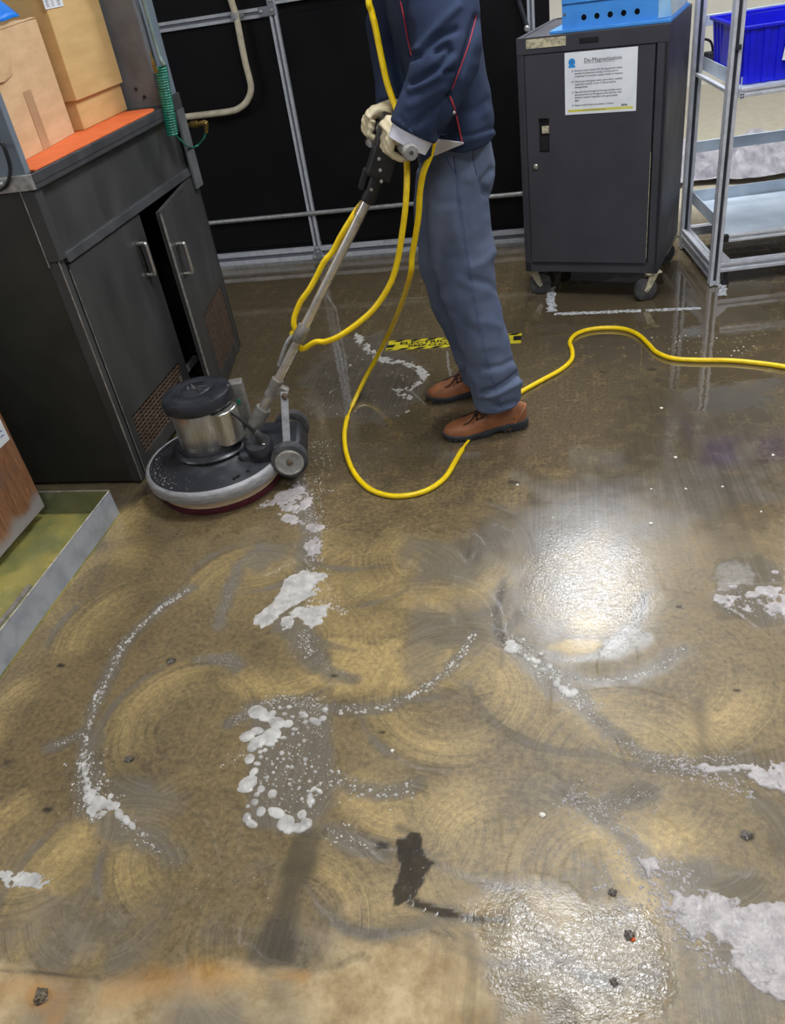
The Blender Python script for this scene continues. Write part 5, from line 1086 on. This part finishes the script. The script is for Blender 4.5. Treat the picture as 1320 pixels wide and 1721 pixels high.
def folds(creases, amp, sc):
    cr = [(p, w, d, min(x for x, y in p) - 3 * w, max(x for x, y in p) + 3 * w, min(y for x, y in p) - 3 * w, max(y for x, y in p) + 3 * w) for p, w, d in creases]
    def f(c, n):
        h = amp * (noise.noise(Vector((c.x * sc[0], c.y * sc[1], c.z * sc[2]))) + .5 * noise.noise(Vector((c.x * sc[0] * 2.3 + 9, c.y * sc[1] * 2.1, c.z * sc[2] * 2.2))))
        if n.dot((EYE - c).normalized()) > -.1:
            q = prj(c)
            for p, w, d, x0, x1, y0, y1 in cr:
                if x0 < q.x < x1 and y0 < q.y < y1: h += d * math.exp(-(pd(q, p) / w) ** 2)
        return n * h
    return f
pe = thing('person', 'worker in navy jacket, blue trousers and brown shoes leaning over the machine handle', 'person', (-.32, 2.66, 0))
def station(x0, x1, y, Y): a = PY(x0, y, Y); b = PY(x1, y, Y); return (a + b) / 2, (a - b).length / 2
g = MB()
near = [(715, 824, 285, 2.55, .092), (712, 822, 320, 2.535, .096), (716, 826, 370, 2.53, .094), (726, 834, 430, 2.525, .088), (744, 838, 500, 2.52, .082), (764, 851, 550, 2.52, .08), (780, 863, 600, 2.52, .08), (787, 877, 642, 2.525, .08), (797, 879, 676, 2.53, .076)]
pts, rad = [], []
for x0, x1, y, Y, b in near: c, r = station(x0, x1, y, Y); pts.append(c); rad.append((r * .97, b))
g.tube(pts, rad, 24, up=fw)
farl = [(697, 800, 285, 2.70, .09), (694, 800, 320, 2.715, .095), (695, 798, 370, 2.72, .092), (701, 795, 430, 2.73, .085), (720, 806, 500, 2.75, .08), (748, 832, 560, 2.78, .078), (768, 846, 605, 2.80, .078), (774, 850, 634, 2.81, .076)]
pts, rad = [], []
for x0, x1, y, Y, b in farl: c, r = station(x0, x1, y, Y); pts.append(c); rad.append((r * .95, b))
g.tube(pts, rad, 24, up=fw)
pc0, r0 = station(712, 824, 268, 2.625)
g.tube([pc0 + Vector((0, 0, -.10)), pc0 + Vector((0, 0, -.04)), pc0 + Vector((-.004, 0, .05)), pc0 + Vector((-.01, 0, .14))], [(.10, .155), (.113, .178), (.11, .175), (.10, .16)], 28, up=fw)
TC = [([(878, 622), (858, 640), (838, 652), (812, 660)], 5, -.016), ([(880, 640), (850, 655), (820, 667)], 5, .008), ([(812, 672), (840, 684), (868, 676)], 5, -.008), ([(826, 286), (813, 308), (818, 326)], 6, -.014), ([(800, 268), (806, 300), (816, 325)], 5, -.005), ([(792, 448), (815, 440), (832, 424)], 7, .007), ([(796, 470), (820, 476), (836, 486)], 7, -.007), ([(770, 470), (790, 480)], 7, .005),
      ([(790, 545), (815, 540), (838, 548)], 6, .003), ([(752, 520), (775, 535), (800, 560)], 8, -.005), ([(805, 585), (835, 580)], 6, .003), ([(862, 606), (845, 615), (815, 620)], 5, -.007), ([(778, 618), (800, 640), (808, 668)], 6, .006), ([(730, 310), (765, 300), (795, 302)], 8, .004), ([(735, 345), (765, 340)], 7, -.004), ([(760, 355), (770, 400), (790, 460)], 9, .004), ([(716, 320), (722, 420), (745, 500)], 7, .004)]
tm = remesh(g, .0072, 3, folds(TC, .006, (8, 8, 12)), 'trousers'); tro = ob('trousers', tm, M['trouser'], pe)
# jacket: torso and both sleeves grown into one skin
g = MB()
tor = [(720, 829, 233, 2.59, .19), (712, 830, 205, 2.59, .195), (694, 824, 165, 2.59, .195), (676, 815, 115, 2.59, .195), (660, 808, 60, 2.59, .2), (648, 804, 10, 2.59, .2), (646, 800, -40, 2.585, .2)]
pts, rad = [], []
for x0, x1, y, Y, b in tor: c, r = station(x0, x1, y, Y); pts.append(c); rad.append((r * .98, b))
top = pts[-1]; pts += [top + Vector((-.015, 0, .06)), top + Vector((-.03, 0, .10))]; rad += [(.12, .185), (.08, .11)]
g.tube(pts, rad, 32, up=fw)
def arm(stn, extra):
    pts, rad = [e[0] for e in extra], [e[1] for e in extra]
    for x, y, Y, r in stn: pts.append(PY(x, y, Y)); rad.append(r)
    g.tube(pts, rad, 22, up=fw); return pts
shL = top + lf * .17 + Vector((-.01, 0, .035)); shR = top - lf * .17 + Vector((-.01, 0, .035))
armL = arm([(745, -20, 2.40, (.088, .08)), (748, 35, 2.375, (.093, .082)), (752, 80, 2.35, (.09, .08)), (743, 120, 2.325, (.083, .074)), (723, 165, 2.315, (.076, .068)), (702, 205, 2.30, (.069, .062)), (694, 223, 2.295, (.067, .06))], [(shL, (.085, .08))])
armR = arm([(672, -10, 2.755, (.085, .075)), (660, 40, 2.76, (.082, .072)), (664, 90, 2.745, (.078, .068)), (668, 140, 2.68, (.066, .06)), (664, 182, 2.62, (.056, .055))], [(shR, (.085, .08))])
JC = [([(692, 141), (714, 130), (738, 114), (757, 86)], 6, -.013), ([(690, 150), (716, 140), (742, 124), (762, 100)], 6, .008), ([(692, 97), (706, 94), (716, 80), (736, 62), (766, 50)], 6, -.010), ([(694, 84), (708, 82), (722, 62), (745, 36), (770, 12)], 7, .008), ([(688, 38), (692, 70), (696, 92)], 6, -.006), ([(733, 88), (752, 76)], 6, -.012), ([(748, 122), (764, 119)], 4, -.012), ([(802, 30), (790, 75), (774, 122), (758, 162)], 6, -.014), ([(700, 208), (722, 190), (752, 168)], 7, -.007), ([(690, 178), (712, 166), (745, 148)], 8, .005), ([(755, 165), (745, 195), (738, 225)], 6, -.012),
      ([(744, 227), (785, 228), (830, 214)], 2.6, -.005), ([(744, 236), (785, 237), (832, 224)], 4, .005), ([(672, 196), (688, 214), (708, 226), (734, 233)], 2.4, -.004), ([(800, 110), (806, 150), (815, 190)], 9, .005), ([(775, 190), (800, 185), (818, 170)], 8, -.004), ([(655, 20), (668, 90), (676, 150)], 9, -.006), ([(640, 60), (652, 120)], 9, .005)]
jm = remesh(g, .0068, 2, folds(JC, .0045, (9, 9, 9)), 'jacket'); jac = ob('jacket', jm, M['jacket'], pe)
def bvh(me_): return BVHTree.FromPolygons([v.co[:] for v in me_.vertices], [p.vertices[:] for p in me_.polygons])
BJ, BT = bvh(jm), bvh(tm)
def hit(x, y, trees, off):
    best = None
    for t in trees:
        h = t.ray_cast(EYE, ray(x, y))
        if h[0] is not None and (best is None or h[3] < best[3]): best = h
    return None if best is None else best[0] + best[1] * off
def onto(name, px, r, m, parent, trees, off=.001, step=5):
    ps = []
    for a, b in zip(px[:-1], px[1:]):
        n = max(1, int(math.hypot(b[0] - a[0], b[1] - a[1]) / step))
        for k in range(n): ps.append((a[0] + (b[0] - a[0]) * k / n, a[1] + (b[1] - a[1]) * k / n))
    ps.append(px[-1]); P = [p for p in (hit(x, y, trees, off) for x, y in ps) if p is not None]
    P = [P[0]] + [b for a, b in zip(P[:-1], P[1:]) if (a - b).length < .12]
    if len(P) > 1: return ob(name, MB().tube(P, r, 6), m, parent, smooth=60)
onto('piping', [(674, 2), (680, 30), (686, 65), (692, 92)], .0022, M['piping'], jac, [BJ])
onto('piping', [(801, 25), (790, 70), (774, 115), (760, 150)], .0016, M['piping'], jac, [BJ])
onto('cuff_seam', [(673, 194), (686, 211), (706, 223), (730, 230)], .0013, M['seam_dark'], jac, [BJ], 0); onto('hem_seam', [(742, 226), (785, 227), (829, 212)], .0013, M['seam_dark'], jac, [BJ], 0)
onto('piping', [(757, 162), (764, 182), (770, 205), (774, 225), (778, 241)], .0024, M['piping'], jac, [BJ])
p_ = hit(763, 189, [BJ], .001)
ob('snap_button', MB().lathe([(.005, 0), (.004, .003), (0, .004)], p_, EYE - p_, 10), M['chrome'], jac)
for dx in (-1.6, 1.6): onto('side_seam', [(766 + dx, 262), (770 + dx, 320), (778 + dx, 380), (787 + dx, 440), (800 + dx, 520), (815 + dx, 590), (832 + dx, 650), (842 + dx, 684)], .0012, M['seam'], tro, [BT], 0)
onto('pocket_edge', [(750, 262), (755, 275), (761, 286), (767, 294)], .0018, M['seam'], tro, [BT], .0005)
onto('pocket_seam', [(763, 262), (767, 294)], .0016, M['seam_dark'], tro, [BT], 0)
onto('back_pocket_seam', [(794, 246), (796, 270), (802, 295)], .0014, M['seam_dark'], tro, [BT], 0)
onto('trouser_hem', [(800, 676), (815, 686), (838, 690), (860, 685), (876, 672)], .0016, M['seam'], tro, [BT], -.0004)
# shirt tail hanging below the jacket hem
A_ = [(724, 233), (780, 240)]; g = MB(); rows = []
for i in range(9):
    u = i / 8; tx, ty = 724 + 56 * u, 231 + 8 * u; bxp, by = 728 + 52 * u, 263 - 20 * u
    if u > .02: by = max(ty + 1.5, 263 - 4 * u - 18 * u ** 1.0)
    row = []
    for j in range(6):
        v = j / 5; p = hit(tx + (bxp - tx) * v, ty + (by - ty) * v, [BT, BJ], .012)
        row.append(p if p is not None else PY(tx, ty + (by - ty) * v, 2.40))
    rows.append(row)
mid = [[p.copy() for p in r] for r in rows]
yy = sorted(p.y for r in rows for p in r); med = yy[len(yy) // 2]
for i, r in enumerate(rows):
    for j, p in enumerate(r):
        u = i / 8; tx, ty = 724 + 56 * u, 231 + 8 * u; bxp, by = 728 + 52 * u, max(ty + 1.5, 263 - 22 * u); v = j / 5
        q = PY(tx + (bxp - tx) * v, ty + (by - ty) * v, min(max(p.y, med - .035), med + .02) - .004 + .003 * math.sin(u * 9)); rows[i][j] = q
g.add([p for r in rows for p in r], [(i * 6 + j, i * 6 + j + 1, i * 6 + j + 7, i * 6 + j + 6) for i in range(8) for j in range(5)])
o = ob('shirt_tail', g, M['shirt'], pe, smooth=80); s_ = o.modifiers.new('solid', 'SOLIDIFY'); s_.thickness = .003
# dark jacket corner beside the shirt tail
fl_ = [PY(x, y, 2.372) for x, y in [(742, 218), (728, 232), (725, 262), (718, 268), (706, 274), (711, 248), (716, 226)]]
ob('jacket_corner', MB().prism(fl_, (0, .008, 0)), M['jacket'], jac, bev=.002)
# cuffs of the white shirt
def cuff(arm, k, l0, l1, r):
    d = (arm[-1] - arm[-2]).normalized(); e = arm[-1]
    return ob('shirt_cuff', MB().tube([e + d * l0, e + d * (l0 + .01), e + d * l1], [(r[0], r[1]), (r[0] * .97, r[1] * .97), (r[0] * .9, r[1] * .9)], 24, up=fw), M['shirt'], pe, smooth=60)
cuff(armL, 0, -.02, .034, (.062, .05)); cuff(armR, 0, -.02, .02, (.048, .045))
# gloves: palm and five fingers wrapped round the grips
def glove(Gc, wrist, thumb_sgn, name):
    g = MB(); up = Vector((0, 0, 1)); b = bl_; f = (fw - b * fw.dot(b)).normalized(); u = b.cross(f).normalized()
    if u.z < 0: u = -u
    def pol(o, a, r): a = math.radians(a); return Gc + b * o + f * (r * math.sin(a)) + u * (r * math.cos(a))
    kn = [pol(0, 52, .046)]
    g.tube([wrist, wrist.lerp(pol(0, -20, .05), .45), pol(0, -22, .045), pol(0, 12, .043), pol(0, 46, .041)], [(.034, .03), (.033, .03), (.021, .042), (.019, .044), (.016, .043)], 18, up=u)
    for q, (o_, a1, rr_) in enumerate(((-.0375, 258, .0112), (-.0125, 272, .0118), (.0125, 266, .0115), (.0365, 250, .0104))):
        A0 = 40; seq = [pol(o_, A0 + (a1 - A0) * k / 7, .0335 - .004 * (k / 7) + (.005 if k in (0, 2) else 0)) for k in range(8)]
        g.tube(seq, [rr_ * (1.08 if k in (1, 3, 5) else 1.0) * (1 - .02 * k) for k in range(8)], 10)
    o_ = .046 * thumb_sgn
    g.tube([pol(.02 * thumb_sgn, -30, .042), pol(o_, -60, .038), pol(o_ * 1.08, -105, .033), pol(o_ * .95, -150, .031), pol(o_ * .85, -178, .031)], [.017, .0155, .0135, .0125, .0105], 10)
    me_ = remesh(g, .0021, 2, lambda c, n: n * (.0012 * noise.noise(c * 55) + .0008 * math.sin(c.x * 240 + c.z * 260)), name)
    return ob(name, me_, M['glove'], pe)
glove(BC + bl_ * .115, armL[-1] + (armL[-1] - armL[-2]).normalized() * .03, -1, 'glove')
glove(BC - bl_ * .112, armR[-1] + (armR[-1] - armR[-2]).normalized() * .02, 1, 'glove')
# body under the clothes, with the head above the frame
g = MB(); nk = top + Vector((-.035, 0, .10)); hdc = nk + fw * .045 + Vector((0, 0, .19))
g.tube([pc0 + Vector((0, 0, -.02)), (pc0 + top) / 2, top + Vector((0, 0, .02)), nk], [(.085, .13), (.085, .13), (.085, .15), (.055, .06)], 20, up=fw)
g.tube([nk + Vector((0, 0, -.05)), nk.lerp(hdc, .5)], [.058, .056], 16)
hu = (Vector((0, 0, 1)) + fw * .25).normalized(); hf = (fw - hu * fw.dot(hu)).normalized()
hr = []
for k, (z, a_, b_, o_) in enumerate(((-.115, .03, .028, .05), (-.10, .055, .05, .03), (-.06, .08, .066, .015), (-.01, .094, .074, .0), (.04, .098, .077, -.004), (.08, .085, .068, -.008), (.11, .055, .045, -.01), (.122, .02, .018, -.01))):
    hr.append([hdc + hu * z + hf * (o_ + a_ * math.cos(2 * math.pi * i / 22)) + lf * (b_ * math.sin(2 * math.pi * i / 22)) for i in range(22)])
g.rings(hr)
g.tube([hdc + hf * .088 + hu * .02, hdc + hf * .108 - hu * .022, hdc + hf * .094 - hu * .034], [.009, .015, .012], 10)
for s in (1, -1):
    e = hdc + lf * (.077 * s) - hu * .005; g.tube([e - hu * .03, e + lf * .01 * s, e + hu * .03], [(.010, .006), (.02, .007), (.014, .006)], 10, up=hf)
g.tube([hdc + hf * .083 - hu * .065 - lf * .022, hdc + hf * .092 - hu * .065, hdc + hf * .083 - hu * .065 + lf * .022], [.005, .008, .005], 8)
for a_ in (armL, armR): g.tube(a_, [.042] * len(a_), 12)
bd = ob('body', remesh(g, .008, 2, None, 'body'), M['skin'], pe)
for s in (1, -1): ob('eye', MB().lathe([(.0, -.006), (.008, -.003), (.009, .002), (.005, .006), (0, .007)], hdc + hf * .086 + lf * .031 * s + hu * .015, hf, 12), M['eye'], bd, smooth=60)
g = MB(); hr = []
for z, a_, b_, o_ in ((-.07, .05, .06, -.048), (-.02, .075, .08, -.03), (.035, .088, .083, -.018), (.08, .092, .076, -.008), (.115, .064, .054, -.008), (.132, .02, .02, -.01)):
    hr.append([hdc + hu * z + hf * (o_ + a_ * math.cos(2 * math.pi * i / 20)) + lf * (b_ * math.sin(2 * math.pi * i / 20)) for i in range(20)])
ob('hair', g.rings(hr), M['hair'], pe, smooth=70)
cg = MB().tube([nk + Vector((.0, 0, -.05)) + lf * 0, nk + Vector((0, 0, .0))], [(.085, .09), (.07, .075)], 24, up=fw); ob('jacket_collar', cg, M['jacket'], jac, bev=.004, smooth=60)
# shoes
def shoe(heel, toe, name):
    heel = Vector(heel); toe = Vector(toe); d = (toe - heel); L = d.length; d.normalize(); s = Vector((-d.y, d.x, 0)); Zv = Vector((0, 0, 1))
    def ip(u, tab):
        for (a, b), (c, e) in zip(tab[:-1], tab[1:]):
            if u <= c: t = (u - a) / (c - a); t = t * t * (3 - 2 * t); return b + (e - b) * t
        return tab[-1][1]
    wt = [(0, .012), (.02, .024), (.08, .034), (.2, .037), (.38, .035), (.6, .046), (.74, .05), (.86, .044), (.94, .033), (.985, .018), (1, .008)]
    ht = [(0, .070), (.03, .092), (.10, .102), (.25, .102), (.36, .106), (.48, .090), (.60, .074), (.72, .063), (.84, .057), (.93, .048), (.98, .036), (1, .028)]
    st = [(0, .036), (.25, .034), (.45, .026), (.75, .022), (1, .026)]
    us = [k / 40 for k in range(41)]; root = None
    g = MB(); rings = []
    for u in us:
        c = heel + d * (L * (.012 + .976 * u)); w = ip(u, wt) * .95; h = ip(u, ht); zs = ip(u, st) - .004; row = []
        for k in range(17):
            a = math.pi * k / 16; row.append(c + s * (w * math.copysign(abs(math.cos(a)) ** .75, math.cos(a))) + Zv * (zs + (h - zs) * math.sin(a) ** .72))
        row += [c - s * w * .6 + Zv * (zs - .006), c + s * w * .6 + Zv * (zs - .006)]; rings.append(row)
    g.rings(rings); up_ = ob(name, g, M['leather'], pe, smooth=50)
    g = MB(); rings = []
    for u in us:
        c = heel + d * (L * u); w = ip(u, wt) + .004; zs = ip(u, st); zb_ = .004 + (.005 if .30 < u < .45 else 0) + max(0, u - .88) * .09
        rings.append([c + s * w + Zv * zs, c - s * w + Zv * zs, c - s * (w + .001) + Zv * (zs * .6 + zb_ * .4), c - s * (w - .003) + Zv * zb_, c + s * (w - .003) + Zv * zb_, c + s * (w + .001) + Zv * (zs * .6 + zb_ * .4)])
    so = ob('sole', g.rings(rings), M['sole'], up_, bev=.002, smooth=40)
    g = MB()
    for k in range(16):
        u = .06 + k * .058; c = heel + d * (L * u); w = ip(u, wt) + .003
        if .3 < u < .45: continue
        g.box(c + s * w + Zv * (.006 + max(0, u - .88) * .09), (.008, .005, .008), M=Matrix((d, s, Zv)).transposed()); g.box(c - s * w + Zv * (.006 + max(0, u - .88) * .09), (.008, .005, .008), M=Matrix((d, s, Zv)).transposed())
    tag(ob('sole_tread', g, M['sole'], so), kind='stuff')
    bt = bvh(up_.data)
    def on(u, l_, off=.0012):
        c = heel + d * (L * u) + s * (ip(u, wt) * l_) + Zv * .3; h = bt.ray_cast(c, -Zv); return (h[0] if h[0] else c - Zv * .22) + Zv * off
    lc = MB()
    for k in range(4):
        u = .43 + .055 * k
        lc.tube([on(u, -.62 - .02 * k), on(u + .008, -.3), on(u + .012, 0, .003), on(u + .008, .3), on(u, .62 + .02 * k)], .0026, 6)
        lc.tube([on(u, -.5), on(u + .04, .3, .002)], .0022, 6)
    tp0 = on(.585, .05, .006)
    for sg in (1, -1):
        lc.tube(smoothline([tp0, tp0 + s * .018 * sg + Zv * .016 - d * .012, on(.52, .75 * sg, .008), on(.60, .6 * sg, .005), tp0], 5), .0024, 6)
        lc.tube(smoothline([tp0, on(.63, .35 * sg, .006), on(.69, .55 * sg, .004), on(.76, .6 * sg, .003)], 5), .0022, 6)
    ob('laces', lc, M['lace'], up_, smooth=60)
    ob('tongue', MB().tube([on(.30, 0, .012), on(.36, 0, .006), on(.46, 0, .002), on(.58, 0, .0)], [(.005, .022), (.006, .022), (.004, .02), (.002, .014)], 12, up=Zv), M['leather'], up_, smooth=60)
    ob('collar', MB().tube(smoothline([on(.36, .75, -.004), on(.25, .95, -.02), on(.10, .85, -.012), on(.03, .3, -.004), on(.03, -.3, -.004), on(.10, -.85, -.012), on(.25, -.95, -.02), on(.36, -.75, -.004)], 4), .006, 8), M['leather'], up_, smooth=60)
    for sg in (1, -1):
        ob('stitched_seam', MB().tube([on(.66, .75 * sg, -.0005), on(.62, .55 * sg, -.0005), on(.56, .6 * sg, -.0005), on(.47, .82 * sg, -.001)], .0016, 6), M['lace'], up_)
        ob('heel_seam', MB().tube([on(.17, .9 * sg, -.012), on(.19, .97 * sg, -.03)], .0014, 6), M['lace'], up_)
    return up_
shoe((-.158, 2.576, 0), (-.458, 2.492, 0), 'shoe'); shoe((-.262, 2.868, 0), (-.560, 2.785, 0), 'shoe')

# ------------------------------------------------------------------ yellow power cord
cr = .0092
L = [hp(tz(.885))]
L += [PY(x, y, Y) for x, y, Y in [(606, 345, 2.425), (593, 364, 2.405), (574, 395, 2.395), (559, 423, 2.39), (545, 440, 2.38), (532, 465, 2.375), (519, 488, 2.365), (506, 506, 2.36), (496, 530, 2.355), (494, 545, 2.35), (498, 558, 2.352)]]
L += [hp(t2 - .022) + hn_low * .022 - hs * .02, hp(t2 - .035) - hs * .027, hp(t2 - .05) - hn_low * .026 - hs * .006]
L += [PY(x, y, Y) for x, y, Y in [(530, 575, 2.325), (548, 574, 2.315), (572, 564, 2.30), (605, 541, 2.31), (632, 515, 2.32), (656, 477, 2.33), (668, 440, 2.335), (675, 400, 2.34), (681, 355, 2.35), (684, 310, 2.37), (684, 275, 2.40), (681, 245, 2.43)]]
jp = [(676, 218), (671, 197), (662, 172), (651, 140), (643, 105), (637, 75), (631, 45), (625, 20), (621, -8)]
L += [PY(x, y, Y) for (x, y), Y in zip(jp, (2.43, 2.475, 2.50, 2.515, 2.525, 2.535, 2.54, 2.545, 2.555))]
shT = top + Vector((-.02, 0, .095))
L += [top - lf * .13 + fw * .10 + Vector((0, 0, .07)), top - lf * .12 + Vector((0, 0, .118)), shT - fw * .085 - lf * .03 + Vector((0, 0, .02)), shT - fw * .085 + lf * .03 + Vector((0, 0, .02)), top + lf * .07 + fw * .0 + Vector((0, 0, .10)), top + lf * .05 + fw * .03]
L += [PY(x, y, Y) for x, y, Y in [(722, 40, 2.52), (730, 100, 2.49), (738, 160, 2.44), (738, 198, 2.392), (734, 220, 2.385), (729, 238, 2.385), (723, 262, 2.385), (712, 290, 2.378), (706, 325, 2.385), (704, 360, 2.39), (699, 395, 2.40), (693, 430, 2.41), (690, 462, 2.43)]]
zb2 = L[-1].z
L += [FL(x, y, z) for x, y, z in [(676, 508, zb2 * .74), (658, 552, zb2 * .47), (636, 596, zb2 * .24), (613, 638, zb2 * .09), (595, 676, .012), (583, 706, cr), (579, 735, cr), (583, 765, cr), (597, 797, cr), (622, 822, cr), (656, 833, cr), (690, 832, cr), (722, 822, cr), (748, 803, cr), (764, 778, cr), (775, 759, cr), (792, 736, .004), (840, 690, .004), (862, 671, .004), (872, 662, cr), (884, 654, cr), (915, 637, cr), (945, 620, cr), (961, 604, cr), (962, 588, cr), (958, 575, cr), (968, 562, cr), (990, 554, cr), (1020, 551, cr), (1050, 553, cr), (1074, 563, cr), (1090, 578, cr), (1104, 592, cr), (1130, 602, cr), (1170, 605, cr), (1230, 606, cr), (1290, 612, cr), (1345, 620, cr), (1500, 640, cr)]]
P = smoothline(L, 6)
rad = [cr if p.z > .0085 or p.y < 1 else .0048 for p in P]
tag(ob('extension_cable', MB().tube(P, rad, 12), M['yellow'], smooth=80), 'thick yellow power cord looped round the worker and snaking across the floor', 'cord')

# ------------------------------------------------------------------ grit and scraps on the floor
def lump(name, px, r, m, label, seed, h=.7, cat='debris', group=None):
    rr = random.Random(seed); c = FL(*px); bm = bmesh.new(); bmesh.ops.create_icosphere(bm, subdivisions=3, radius=r)
    for v in bm.verts: n = noise.noise(v.co * (1.6 / r) + Vector((seed, 0, 0))); n += .5 * noise.noise(v.co * (4.2 / r)); v.co *= .85 + .5 * n; v.co.z = max(v.co.z * h, -r * .25)
    me_ = D.meshes.new(name); bm.to_mesh(me_); bm.free(); me_.transform(Matrix.Translation(c + Vector((0, 0, r * .24)))); return tag(ob(name, me_, m), label, cat, group)
lump('metal_fragment', (70, 1676), .016, M['bolt_steel'], 'rusty metal fragment lying on dry concrete, lower left corner', 3, .6)
lump('pebble', (1030, 1500), .008, M['debris'], 'dark pebble on wet floor above the bright glare patch', 5)
lump('pebble', (1058, 1572), .010, M['debris'], 'dark crumb beside an orange chip in the glare patch', 6)
lump('orange_chip', (1064, 1579), .0045, M['orange_chip'], 'tiny orange chip in the foreground glare patch', 7, cat='scrap')
lump('pebble', (1032, 1651), .007, M['debris'], 'dark pebble in the lower edge of the glare patch', 8)
lump('pebble', (287, 1113), .010, M['debris'], 'dark flake in the swirl right of the long bubble line', 9, .3)
lump('pebble', (216, 1277), .010, M['debris'], 'dark flake inside the long bubble curve at left', 10, .3)
lump('pebble', (1254, 1404), .010, M['debris'], 'grey crumb near the right edge above the big suds sheet', 11, .5)
lump('white_chip', (589, 614), .007, M['white_chip'], 'white chip on the wet floor right of the machine handle', 12, .4, 'scrap')
for k, (x, y) in enumerate([(1095, 822), (1153, 822), (1136, 769), (1215, 818), (1300, 765), (1112, 686), (930, 870), (660, 1262), (912, 1370), (1280, 860), (870, 815), (1095, 880)]):
    lump('white_chip', (x, y), .0035 + .0012 * (k % 3), M['white_chip'], 'tiny white chip on the wet floor at the right', 20 + k, .5, 'scrap', 'tiny white chips')
